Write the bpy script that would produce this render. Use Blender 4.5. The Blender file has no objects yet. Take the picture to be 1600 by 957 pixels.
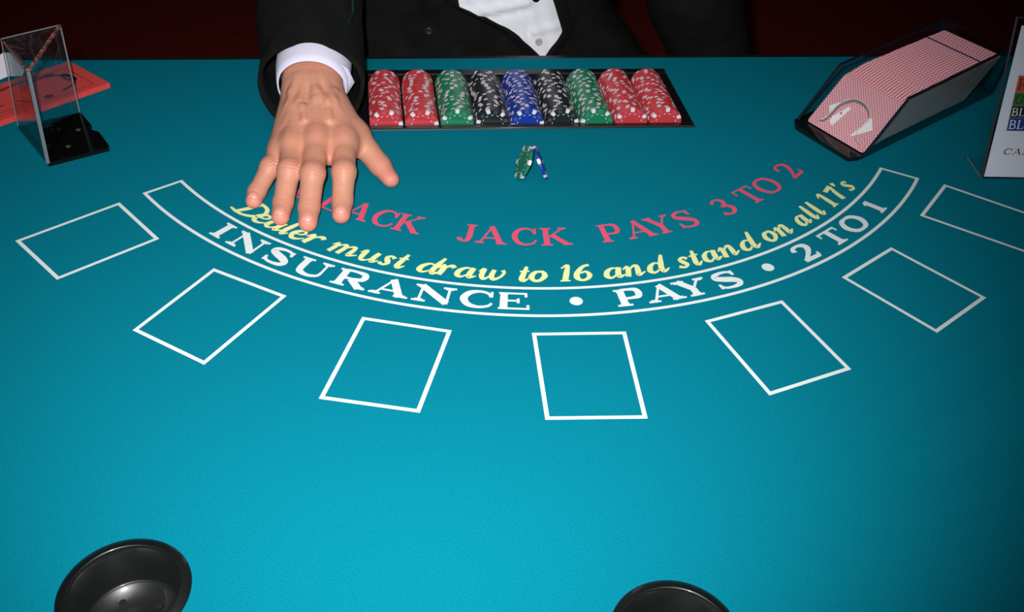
import bpy, bmesh, math, random
import numpy as np
from math import sin, cos, pi, sqrt, atan2, radians, hypot
from mathutils import Vector, Matrix
from mathutils.geometry import tessellate_polygon
random.seed(7)
SC = bpy.context.scene
COL = SC.collection
Z0 = 0.95                      # height of the felt above the floor; all coordinates below are relative to the felt

# ---------------------------------------------------------------- camera, world, lights, exposure
YAW, PITCH, ROLL, FPX, HC = 0.10844, 0.68066, 0.04307, 1566.9, 0.58428
F = Vector((sin(YAW)*cos(PITCH), cos(YAW)*cos(PITCH), -sin(PITCH)))
R0 = Vector((cos(YAW), -sin(YAW), 0)); U0 = R0.cross(F)
RR = cos(ROLL)*R0 + sin(ROLL)*U0; UU = -sin(ROLL)*R0 + cos(ROLL)*U0
cam = bpy.data.objects.new('camera', bpy.data.cameras.new('camera')); COL.objects.link(cam)
M = Matrix((RR, UU, -F)).transposed().to_4x4(); M.translation = (0, 0, HC+Z0)
cam.matrix_world = M
cam.data.sensor_width = 36; cam.data.lens = 36*FPX/1600; cam.data.clip_start = .02
SC.camera = cam
w = bpy.data.worlds.new('world'); SC.world = w; w.use_nodes = True
w.node_tree.nodes['Background'].inputs[0].default_value = (.75, .85, 1, 1)
w.node_tree.nodes['Background'].inputs[1].default_value = .02
SC.view_settings.view_transform = 'Standard'; SC.view_settings.look = 'None'
SC.view_settings.gamma = 1; SC.view_settings.exposure = 0; SC.view_settings.use_curve_mapping = False
def light(name, kind, loc, target, energy, color, **k):
    d = bpy.data.lights.new(name, kind); d.energy = energy; d.color = color
    for a, v in k.items(): setattr(d, a, v)
    o = bpy.data.objects.new(name, d); COL.objects.link(o); o.location = (loc[0], loc[1], loc[2]+Z0)
    o.rotation_euler = (Vector(target)-Vector(loc)).to_track_quat('-Z', 'Y').to_euler()
    return o
# the phone's own flash beside the lens, and a dim overhead fill light added above the players
light('camera_flash', 'SPOT', (-.03, .02, .62), (.00, .80, 0), 59, (1, .985, .97), shadow_soft_size=.012, spot_size=radians(78), spot_blend=1.0)
light('overhead_fill', 'AREA', (.0, .1, 1.9), (.0, .62, 0), 3.2, (.96, .98, 1), shape='DISK', size=.7)

# ---------------------------------------------------------------- materials
def mat(name, col, rough=.5, metal=0, spec=.5, bump=None, noise=None, sss=0, coat=0, sheen=0):
    m = bpy.data.materials.new(name); m.use_nodes = True
    nt = m.node_tree; b = nt.nodes['Principled BSDF']
    b.inputs['Base Color'].default_value = (*col, 1); b.inputs['Roughness'].default_value = rough
    b.inputs['Metallic'].default_value = metal; b.inputs['Specular IOR Level'].default_value = spec
    b.inputs['Coat Weight'].default_value = coat; b.inputs['Sheen Weight'].default_value = sheen
    if sss:
        b.inputs['Subsurface Weight'].default_value = sss; b.inputs['Subsurface Scale'].default_value = .004
        b.inputs['Subsurface Radius'].default_value = (1, .4, .2)
    tc = nt.nodes.new('ShaderNodeTexCoord')
    if noise:
        sc, amt = noise
        n = nt.nodes.new('ShaderNodeTexNoise'); n.inputs['Scale'].default_value = sc; n.inputs['Detail'].default_value = 4
        nt.links.new(tc.outputs['Object'], n.inputs['Vector'])
        r = nt.nodes.new('ShaderNodeMapRange'); r.inputs['From Min'].default_value = .3; r.inputs['From Max'].default_value = .7
        r.inputs['To Min'].default_value = 1-amt; r.inputs['To Max'].default_value = 1+amt
        nt.links.new(n.outputs['Fac'], r.inputs['Value'])
        mx = nt.nodes.new('ShaderNodeVectorMath'); mx.operation = 'SCALE'; mx.inputs[0].default_value = col
        nt.links.new(r.outputs['Result'], mx.inputs['Scale']); nt.links.new(mx.outputs[0], b.inputs['Base Color'])
    if bump:
        sc, st = bump
        n = nt.nodes.new('ShaderNodeTexNoise'); n.inputs['Scale'].default_value = sc; n.inputs['Detail'].default_value = 5
        nt.links.new(tc.outputs['Object'], n.inputs['Vector'])
        bp = nt.nodes.new('ShaderNodeBump'); bp.inputs['Strength'].default_value = st; bp.inputs['Distance'].default_value = .001
        nt.links.new(n.outputs['Fac'], bp.inputs['Height']); nt.links.new(bp.outputs['Normal'], b.inputs['Normal'])
    b.inputs['Coat Roughness'].default_value = .10
    return m
def acrylic(name, tint, gloss_rough=.03, refl=.04):
    m = bpy.data.materials.new(name); m.use_nodes = True; nt = m.node_tree
    for n in list(nt.nodes): nt.nodes.remove(n)
    o = nt.nodes.new('ShaderNodeOutputMaterial'); t = nt.nodes.new('ShaderNodeBsdfTransparent')
    t.inputs[0].default_value = (*tint, 1)
    g = nt.nodes.new('ShaderNodeBsdfGlossy'); g.inputs['Roughness'].default_value = gloss_rough
    lw = nt.nodes.new('ShaderNodeLayerWeight'); lw.inputs[0].default_value = .5
    pw = nt.nodes.new('ShaderNodeMath'); pw.operation = 'POWER'; pw.inputs[1].default_value = 5; nt.links.new(lw.outputs['Facing'], pw.inputs[0])
    f = nt.nodes.new('ShaderNodeMath'); f.operation = 'MULTIPLY_ADD'; f.inputs[1].default_value = .96; f.inputs[2].default_value = refl; nt.links.new(pw.outputs[0], f.inputs[0])
    x = nt.nodes.new('ShaderNodeMixShader')
    nt.links.new(f.outputs[0], x.inputs[0]); nt.links.new(t.outputs[0], x.inputs[1]); nt.links.new(g.outputs[0], x.inputs[2])
    nt.links.new(x.outputs[0], o.inputs[0]); return m
def glass(name, col, rough=0.0):
    m = mat(name, col, rough); b = m.node_tree.nodes['Principled BSDF']
    b.inputs['Transmission Weight'].default_value = 1; b.inputs['IOR'].default_value = 1.49
    return m

felt_m = mat('felt', (.0012, .205, .290), .95, spec=.04, noise=(700, .14), bump=(2200, .22))
white_ink = mat('white ink', (.86, .92, .93), .8, spec=.2, noise=(900, .05))
red_ink = mat('red ink', (.90, .10, .19), .8, spec=.2, noise=(900, .08))
yellow_ink = mat('yellow ink', (.90, .93, .42), .8, spec=.2, noise=(900, .06))
black_vinyl = mat('black vinyl', (.012, .012, .012), .45, bump=(300, .3))
wood_m = mat('dark wood', (.03, .014, .008), .5, noise=(20, .4))
tray_m = mat('black plastic', (.007, .007, .008), .30)
cup_m = mat('black enamel metal', (.006, .0075, .008), .40, metal=.1, spec=.7, coat=.45)
cup_hole_m = mat('screw hole', (.002, .002, .002), .9)
carpet_m = mat('red carpet', (.30, .008, .007), 1, noise=(60, .35), bump=(200, .6))
wall_m = mat('wall paint', (.10, .02, .018), .9, noise=(5, .1))
ceil_m = mat('ceiling paint', (.25, .24, .23), .9, noise=(5, .05))
suit_m = mat('black wool', (.0075, .0085, .0075), .95, spec=.1, bump=(700, .5), noise=(30, .3))
shirt_m = mat('white shirt cotton', (.90, .93, 1.0), .85, spec=.2, bump=(900, .25), sss=0)
cuff_m = mat('lilac white cuff cotton', (.80, .77, .95), .85, spec=.2, bump=(900, .25))
black_gloss = mat('glossy black acrylic', (.004, .004, .004), .12)
smoke = acrylic('smoke tinted acrylic', (.90, .91, .93))
smoke_edge = mat('smoke acrylic edge', (.012, .014, .03), .15, coat=.6)
clear = acrylic('clear acrylic', (.993, .996, .996), refl=.02)
glass_m = glass('clear acrylic block', (.97, .99, .99))
paper_m = mat('white paper', (.84, .87, .98), .9, spec=.2)
chip_cols = {'red': (.58, .040, .052), 'green': (.008, .20, .095), 'black': (.008, .016, .018), 'blue': (.004, .035, .32)}
chip_m = {k: mat(k+' clay', v, .42, spec=.6, coat=.15) for k, v in chip_cols.items()}
chip_white = mat('white clay', (.80, .77, .81), .35, spec=.45); chip_white_shaded = mat('shaded white clay', (.66, .56, .60), .5)  # second white is the same clay with shading put into its colour

# card back: pink ground with a lattice of red dots (object coordinates on each card)
def card_back(name, edge=False):
    m = bpy.data.materials.new(name); m.use_nodes = True; nt = m.node_tree; b = nt.nodes['Principled BSDF']
    b.inputs['Roughness'].default_value = .4; b.inputs['Specular IOR Level'].default_value = .4
    tc = nt.nodes.new('ShaderNodeTexCoord'); sp = nt.nodes.new('ShaderNodeSeparateXYZ')
    nt.links.new(tc.outputs['Object'], sp.inputs[0])
    def mth(op, a, bb=None, c=None):
        n = nt.nodes.new('ShaderNodeMath'); n.operation = op
        for i, v in enumerate((a, bb, c)):
            if v is None: continue
            if isinstance(v, (int, float)): n.inputs[i].default_value = v
            else: nt.links.new(v, n.inputs[i])
        return n.outputs[0]
    k = 2*pi/.0080
    if not edge:
        oi = nt.nodes.new('ShaderNodeObjectInfo')      # slightly different print registration from card to card
        n = nt.nodes.new('ShaderNodeTexNoise'); n.inputs['Scale'].default_value = 90; n.inputs['Detail'].default_value = 2
        nt.links.new(oi.outputs['Location'], n.inputs['Vector'])
        X_ = mth('MULTIPLY_ADD', n.outputs['Fac'], .0075, sp.outputs[0])
        a = mth('SINE', mth('MULTIPLY', X_, k)); c = mth('SINE', mth('MULTIPLY', sp.outputs[1], k))
        a2 = mth('COSINE', mth('MULTIPLY', X_, k)); c2 = mth('COSINE', mth('MULTIPLY', sp.outputs[1], k))
        v = mth('MAXIMUM', mth('MULTIPLY', a, c), mth('MULTIPLY', mth('MULTIPLY', a2, c2), 1.0))
        v = mth('ABSOLUTE', mth('MULTIPLY', a, c)); v2 = mth('ABSOLUTE', mth('MULTIPLY', a2, c2)); v = mth('MAXIMUM', v, v2)
        lo, hi = .62, .95
    else:
        oi = nt.nodes.new('ShaderNodeObjectInfo')
        wn = nt.nodes.new('ShaderNodeTexWhiteNoise'); wn.noise_dimensions = '3D'; nt.links.new(oi.outputs['Location'], wn.inputs['Vector'])
        n = nt.nodes.new('ShaderNodeTexNoise'); n.inputs['Scale'].default_value = 40; n.inputs['Detail'].default_value = 3
        nt.links.new(oi.outputs['Location'], n.inputs['Vector'])
        ph = mth('ADD', mth('MULTIPLY', n.outputs['Fac'], 26), mth('MULTIPLY', wn.outputs['Value'], 2.6))
        v = mth('SINE', mth('ADD', mth('MULTIPLY', sp.outputs[0], 2*pi/.0046), ph))
        lo, hi = -.6, 1.0
    r = nt.nodes.new('ShaderNodeMapRange'); r.inputs['From Min'].default_value = lo; r.inputs['From Max'].default_value = hi
    nt.links.new(v, r.inputs['Value'])
    mx = nt.nodes.new('ShaderNodeMix'); mx.data_type = 'RGBA'
    mx.inputs[6].default_value = (.93, .58, .63, 1) if not edge else (.92, .62, .65, 1)
    mx.inputs[7].default_value = (.55, .05, .10, 1) if not edge else (.70, .20, .26, 1)
    nt.links.new(r.outputs[0], mx.inputs[0]); nt.links.new(mx.outputs[2], b.inputs['Base Color'])
    return m
back_m = card_back('card back lattice'); edge_m = card_back('card back edges', True)
card_side_m = mat('card stock edge', (.50, .50, .45), .8, noise=(600, .12))
cut_m = mat('dark blue plastic', (.02, .02, .12), .4)
white_print = mat('white print', (.95, .95, .97), .5)
red_print = mat('red print', (.62, .03, .05), .5)

# skin with its own mottling, redness stored per vertex
def skin():
    m = mat('skin', (.6, .3, .2), .50, spec=.35, sss=.10); nt = m.node_tree; b = nt.nodes['Principled BSDF']
    at = nt.nodes.new('ShaderNodeAttribute'); at.attribute_name = 'redness'
    tc = nt.nodes.new('ShaderNodeTexCoord')
    n = nt.nodes.new('ShaderNodeTexNoise'); n.inputs['Scale'].default_value = 70; n.inputs['Detail'].default_value = 6
    nt.links.new(tc.outputs['Object'], n.inputs['Vector'])
    ad = nt.nodes.new('ShaderNodeMath'); ad.operation = 'MULTIPLY_ADD'; ad.inputs[1].default_value = .9; ad.inputs[2].default_value = -.45
    nt.links.new(n.outputs['Fac'], ad.inputs[0])
    a2 = nt.nodes.new('ShaderNodeMath'); a2.operation = 'ADD'; a2.use_clamp = True
    nt.links.new(at.outputs['Fac'], a2.inputs[0]); nt.links.new(ad.outputs[0], a2.inputs[1])
    mx = nt.nodes.new('ShaderNodeMix'); mx.data_type = 'RGBA'
    mx.inputs[6].default_value = (.58, .290, .180, 1); mx.inputs[7].default_value = (.74, .265, .205, 1)
    nt.links.new(a2.outputs[0], mx.inputs[0]); nt.links.new(mx.outputs[2], b.inputs['Base Color'])
    v = nt.nodes.new('ShaderNodeTexVoronoi'); v.inputs['Scale'].default_value = 480
    mp = nt.nodes.new('ShaderNodeMapping'); mp.inputs['Scale'].default_value = (.7, 1.5, 1)
    nt.links.new(tc.outputs['Object'], mp.inputs[0]); nt.links.new(mp.outputs[0], v.inputs['Vector'])
    n2 = nt.nodes.new('ShaderNodeTexNoise'); n2.inputs['Scale'].default_value = 160; n2.inputs['Detail'].default_value = 5
    nt.links.new(mp.outputs[0], n2.inputs['Vector'])
    s = nt.nodes.new('ShaderNodeMath'); s.operation = 'MULTIPLY_ADD'; s.inputs[1].default_value = .35
    nt.links.new(v.outputs['Distance'], s.inputs[0]); nt.links.new(n2.outputs['Fac'], s.inputs[2])
    bp = nt.nodes.new('ShaderNodeBump'); bp.inputs['Strength'].default_value = .30; bp.inputs['Distance'].default_value = .0010
    nt.links.new(s.outputs[0], bp.inputs['Height']); nt.links.new(bp.outputs[0], b.inputs['Normal'])
    return m
skin_m = skin()
nail_m = mat('fingernail', (.76, .33, .26), .33, spec=.5, sss=.1)
hair_m = mat('grey hair', (.25, .24, .23), .8, bump=(300, .8))

# ---------------------------------------------------------------- mesh helpers
class MB:
    def __init__(s): s.v = []; s.f = []; s.mi = []
    def add(s, vs, fs, mi=0):
        b = len(s.v); s.v += [tuple(p) for p in vs]; s.f += [tuple(i+b for i in f) for f in fs]; s.mi += [mi]*len(fs); return s
    def box(s, x0, y0, z0, x1, y1, z1, mi=0):
        vs = [(x, y, z) for z in (z0, z1) for y in (y0, y1) for x in (x0, x1)]
        return s.add(vs, [(0, 2, 3, 1), (4, 5, 7, 6), (0, 1, 5, 4), (2, 6, 7, 3), (0, 4, 6, 2), (1, 3, 7, 5)], mi)
    def hexa(s, b, t, mi=0):   # two quads, bottom and top
        n = len(b); vs = list(b)+list(t)
        return s.add(vs, [tuple(range(n-1, -1, -1)), tuple(range(n, 2*n))]+[(i, (i+1) % n, n+(i+1) % n, n+i) for i in range(n)], mi)
    def slab(s, outer, holes, z0, z1, mi=0):
        loops = [outer]+holes; pts = [p for l in loops for p in l]; n = len(pts)
        tris = tessellate_polygon([[Vector((x, y, 0)) for x, y in l] for l in loops])
        def cw(t):
            a, b, c = (pts[i] for i in t); return (b[0]-a[0])*(c[1]-a[1])-(b[1]-a[1])*(c[0]-a[0])
        tris = [t if cw(t) > 0 else t[::-1] for t in tris if abs(cw(t)) > 1e-12]
        fs = [tuple(t) for t in tris]+[tuple(i+n for i in t[::-1]) for t in tris]
        b = 0
        for l in loops:
            k = len(l); ar = sum(l[i][0]*l[(i+1) % k][1]-l[(i+1) % k][0]*l[i][1] for i in range(k))
            ccw = (ar > 0) == (l is outer)
            for i in range(k):
                j = (i+1) % k; q = (b+i, b+i+n, b+j+n, b+j); fs.append(q if ccw else q[::-1])
            b += k
        return s.add([(x, y, z1) for x, y in pts]+[(x, y, z0) for x, y in pts], fs, mi)
    def lathe(s, prof, n=48, c=(0, 0, 0), mi=0, close=False):
        b = len(s.v)
        vs = [(c[0]+r*cos(2*pi*i/n), c[1]+r*sin(2*pi*i/n), c[2]+z) for r, z in prof for i in range(n)]
        fs = []
        for k in range(len(prof)-1):
            for i in range(n):
                j = (i+1) % n; fs.append((k*n+i, k*n+j, (k+1)*n+j, (k+1)*n+i))
        if close: fs.append(tuple((len(prof)-1)*n+i for i in range(n)))
        return s.add(vs, fs, mi)
    def tube(s, pts, r, n=8, mi=0, cap=True):
        pts = [Vector(p) for p in pts]; rs = r if hasattr(r, '__len__') else [r]*len(pts)
        vs = []; up = None
        for i, p in enumerate(pts):
            t = (pts[min(i+1, len(pts)-1)]-pts[max(i-1, 0)]).normalized()
            if up is None: up = t.orthogonal().normalized()
            a = (up-t*up.dot(t)).normalized(); up = a; b = t.cross(a)
            vs += [p+(a*cos(2*pi*k/n)+b*sin(2*pi*k/n))*rs[i] for k in range(n)]
        fs = [(i*n+k, i*n+(k+1) % n, (i+1)*n+(k+1) % n, (i+1)*n+k) for i in range(len(pts)-1) for k in range(n)]
        if cap: fs += [tuple(range(n-1, -1, -1)), tuple((len(pts)-1)*n+k for k in range(n))]
        return s.add(vs, fs, mi)
    def build(s, name, mats, parent=None, origin=(0, 0, 0), smooth=False, world=True):
        me = bpy.data.meshes.new(name); ox, oy, oz = origin
        me.from_pydata([(x-ox, y-oy, z-oz) for x, y, z in s.v], [], s.f)
        for m in (mats if isinstance(mats, (list, tuple)) else [mats]): me.materials.append(m)
        if any(s.mi): me.polygons.foreach_set('material_index', s.mi)
        if smooth: me.polygons.foreach_set('use_smooth', [True]*len(s.f))
        me.update()
        o = bpy.data.objects.new(name, me); COL.objects.link(o)
        if parent: o.parent = parent; po = parent.get('_o', (0, 0, 0)); o.location = (ox-po[0], oy-po[1], oz-po[2])
        else: o.location = (ox, oy, oz+Z0)
        o['_o'] = (ox, oy, oz)
        return o
def tag(o, label=None, cat=None, group=None, kind=None):
    for k, v in (('label', label), ('category', cat), ('group', group), ('kind', kind)):
        if v: o[k] = v
    return o
def thing(name, loc, label, cat, group=None):
    o = bpy.data.objects.new(name, None); COL.objects.link(o); o.empty_display_size = .02
    o.location = (loc[0], loc[1], loc[2]+Z0); o['_o'] = tuple(loc)
    return tag(o, label, cat, group)

# ---------------------------------------------------------------- the room
def plane_wall(name, b, m): tag(MB().box(*b).build(name, m), kind='structure')
plane_wall('floor', (-5, -4, -Z0-.1, 5, 7, -Z0), carpet_m)
plane_wall('wall_back', (-5, 7, -Z0-.1, 5, 7.1, 2.2), wall_m)
plane_wall('wall_front', (-5, -4.1, -Z0-.1, 5, -4, 2.2), wall_m)
plane_wall('wall_left', (-5.1, -4.1, -Z0-.1, -5, 7.1, 2.2), wall_m)
plane_wall('wall_right', (5, -4.1, -Z0-.1, 5.1, 7.1, 2.2), wall_m)
plane_wall('ceiling', (-5.1, -4.1, 2.2, 5.1, 7.1, 2.3), ceil_m)

# ---------------------------------------------------------------- the table
CX, CY, YE = .1283, 1.2152, 1.2400
SH = .045                                   # slight skew of the tray
def sx(x, y): return x-(y-1.05)*SH
def dpoly(R, ye, n=72):
    a0 = math.acos(-(ye-CY)/R) if abs((ye-CY)/R) < 1 else pi/2
    return [(CX+R*sin(-a0+2*a0*i/n), CY-R*cos(-a0+2*a0*i/n)) for i in range(n+1)]
def circ(x, y, r, n=40): return [(x+r*cos(2*pi*i/n), y+r*sin(2*pi*i/n)) for i in range(n)]
CUPS = [(-.2082, .4215), (.1580, .3655)]
TX0, TX1, TY0, TY1 = -.076, .3262, 1.0485, 1.2045
hole_tray = [(sx(x, y), y) for x, y in ((TX0+.003, TY0+.003), (TX1-.003, TY0+.003), (TX1-.003, TY1-.003), (TX0+.003, TY1-.003))]
table = thing('blackjack_table', (CX, .8, -Z0), 'blackjack table covered in teal green felt with a printed card layout', 'table')
holes = [hole_tray]+[circ(x, y, .039) for x, y in CUPS]
felt = MB().slab(dpoly(.955, YE), holes, -.002, 0).build('felt', felt_m, table)
MB().slab(dpoly(.955, YE-.001), holes, -.03, -.0021).build('board', wood_m, table)
rail = MB(); pr_ = []
prof = [(.957, -.03), (.957, -.004), (.970, .012), (1.00, .022), (1.04, .020), (1.07, .004), (1.08, -.02), (1.07, -.05), (1.0, -.055), (.957, -.03)]
n = 90; vs = []
for i in range(n+1):
    th = radians(-92)+radians(184)*i/n
    vs += [(CX+r*sin(th), CY-r*cos(th), z) for r, z in prof]
k = len(prof)
rail.add(vs, [(i*k+j, i*k+j+1, (i+1)*k+j+1, (i+1)*k+j) for i in range(n) for j in range(k-1)]+[tuple(range(k-1)), tuple(n*k+j for j in range(k-2, -1, -1))])
tag(rail.build('armrest', black_vinyl, table, smooth=True), 'black padded armrest')
tag(MB().box(CX-.955, YE+.0002, -.05, CX+.955, YE+.014, -.003).build('edge_trim', black_vinyl, table), 'black trim strip along the dealer edge')
for x, y in ((CX-.6, 1.1), (CX+.6, 1.1), (CX-.38, .5), (CX+.38, .5)):
    MB().hexa([(x-.025, y-.025, -Z0), (x+.025, y-.025, -Z0), (x+.025, y+.025, -Z0), (x-.025, y+.025, -Z0)],
              [(x-.035, y-.035, -.0301), (x+.035, y-.035, -.0301), (x+.035, y+.035, -.0301), (x-.035, y+.035, -.0301)]).build('leg', wood_m, table)

# printed betting boxes
ZP = .0004
BOX = [[(-0.3148, 0.9031), (-0.2622, 0.836), (-0.3436, 0.7726), (-0.3999, 0.8374)], [(-0.2022, 0.7853), (-0.1295, 0.7402), (-0.1902, 0.6482), (-0.2594, 0.6964)],
       [(-0.059, 0.7067), (0.0213, 0.6845), (-0.0083, 0.5821), (-0.091, 0.6024)], [(0.0927, 0.678), (0.1779, 0.6762), (0.1772, 0.5666), (0.0932, 0.5692)],
       [(0.2533, 0.6884), (0.3343, 0.7152), (0.3673, 0.6174), (0.2856, 0.5885)], [(0.4039, 0.7484), (0.4724, 0.7963), (0.5343, 0.7112), (0.4643, 0.6623)],
       [(0.5259, 0.8523), (0.5793, 0.9133), (0.6629, 0.8398), (0.6112, 0.7808)]]
def inset(q, d):
    out = []; n = len(q); ar = sum(q[i][0]*q[(i+1) % n][1]-q[(i+1) % n][0]*q[i][1] for i in range(n)); sg = 1 if ar > 0 else -1
    for i in range(n):
        p0, p1, p2 = Vector(q[i-1]), Vector(q[i]), Vector(q[(i+1) % n])
        a = (p1-p0).normalized(); b = (p2-p1).normalized(); na = Vector((-a.y, a.x))*sg; nb = Vector((-b.y, b.x))*sg
        m = (na+nb); m = m/m.length; out.append(tuple(p1+m*(d/m.dot(na))))
    return out
def flat(mb, pts, z=ZP, zr=None):
    a = sum(pts[i][0]*pts[(i+1) % len(pts)][1]-pts[(i+1) % len(pts)][0]*pts[i][1] for i in range(len(pts)))
    if a < 0: pts = pts[::-1]
    mb.add([(x, y, z) for x, y in pts], [tuple(range(len(pts)))])
for q in BOX:
    i_ = inset(q, .0037); m = MB()
    for k in range(4): flat(m, [q[k], q[(k+1) % 4], i_[(k+1) % 4], i_[k]])
    m.build('betting_box', white_ink, felt)
# insurance band outline
RI, RO = .4735, .5142; LW = .0036
m = MB(); N = 120
for R_ in (RI, RO):
    for i in range(N):
        a, b = (-.9625+1.939*(i+j)/N for j in (0, 1))
        flat(m, [(CX+r*sin(t), CY-r*cos(t)) for r, t in ((R_-LW/2, a), (R_+LW/2, a), (R_+LW/2, b), (R_-LW/2, b))])
for t, s in ((-.9625, 1), (.9765, -1)):
    d = LW/.49
    flat(m, [(CX+r*sin(q), CY-r*cos(q)) for r, q in ((RI-LW/2, t), (RO+LW/2, t), (RO+LW/2, t+s*d), (RI-LW/2, t+s*d))], ZP+.00003)
tag(m.build('insurance_band', white_ink, felt), 'white curved double line around the insurance lettering')

# ---- lettering drawn from strokes
def cr(pts, ws, k=6):
    P = [Vector(p) for p in pts]; out = []; wo = []
    P = [P[0]*2-P[1]]+P+[P[-1]*2-P[-2]]
    for i in range(1, len(P)-2):
        for j in range(k):
            t = j/k; a, b, c, d = P[i-1:i+3]
            out.append(.5*((2*b)+(c-a)*t+(2*a-5*b+4*c-d)*t*t+(3*b-a-3*c+d)*t**3)); wo.append(ws[i-1]*(1-t)+ws[i]*t)
    out.append(P[-2]); wo.append(ws[-1]); return out, wo
class Pen:
    def __init__(s, W, H, T, t): s.W, s.H, s.T, s.t = W, H, T, t; s.q = []
    def strip(s, pts, ws):
        L = []
        for i, p in enumerate(pts):
            d = pts[min(i+1, len(pts)-1)]-pts[max(i-1, 0)]; d = d/(d.length or 1); nrm = Vector((-d.y, d.x))
            L.append((p+nrm*ws[i]/2, p-nrm*ws[i]/2))
        for i in range(len(L)-1): s.q.append([L[i][0], L[i][1], L[i+1][1], L[i+1][0]])
    def P(s, u, v): return Vector(((u-.5)*s.W, v*s.H))
    def st(s, u0, v0, u1, v1, w): s.strip([s.P(u0, v0), s.P(u1, v1)], [w, w])
    def sm(s, pts, ws, k=6):
        p, w_ = cr([s.P(*q) for q in pts], [x*s.T for x in ws], k); s.strip(p, w_)
    def sr(s, u, v, half=1.0, dx=0):
        c = s.P(u, v); c.y += s.t/2*(1 if v < .5 else -1); h = s.T*half
        s.strip([c+Vector((-h, 0)), c+Vector((h, 0))], [s.t, s.t])
        y2 = c.y+(s.t*.75 if v < .5 else -s.t*.75)
        s.strip([Vector((c.x-h*.6, y2)), Vector((c.x+h*.6, y2))], [s.t*.6, s.t*.6])
    def hb(s, u0, u1, v): # horizontal hairline hugging baseline / cap line
        y = s.P(0, v).y+(s.t/2 if v < .05 else (-s.t/2 if v > .95 else 0))
        s.strip([Vector(((u0-.5)*s.W, y)), Vector(((u1-.5)*s.W, y))], [s.t, s.t])
def bowl(p, v0, v1, um=.82):
    m = (v0+v1)/2
    p.sm([(.2, v1-.03), (.5, v1-.03), (um-.06, v1-.09), (um, m), (um-.06, v0+.09), (.5, v0+.03), (.2, v0+.03)], [.45, .5, .8, 1, .8, .5, .45])
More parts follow.
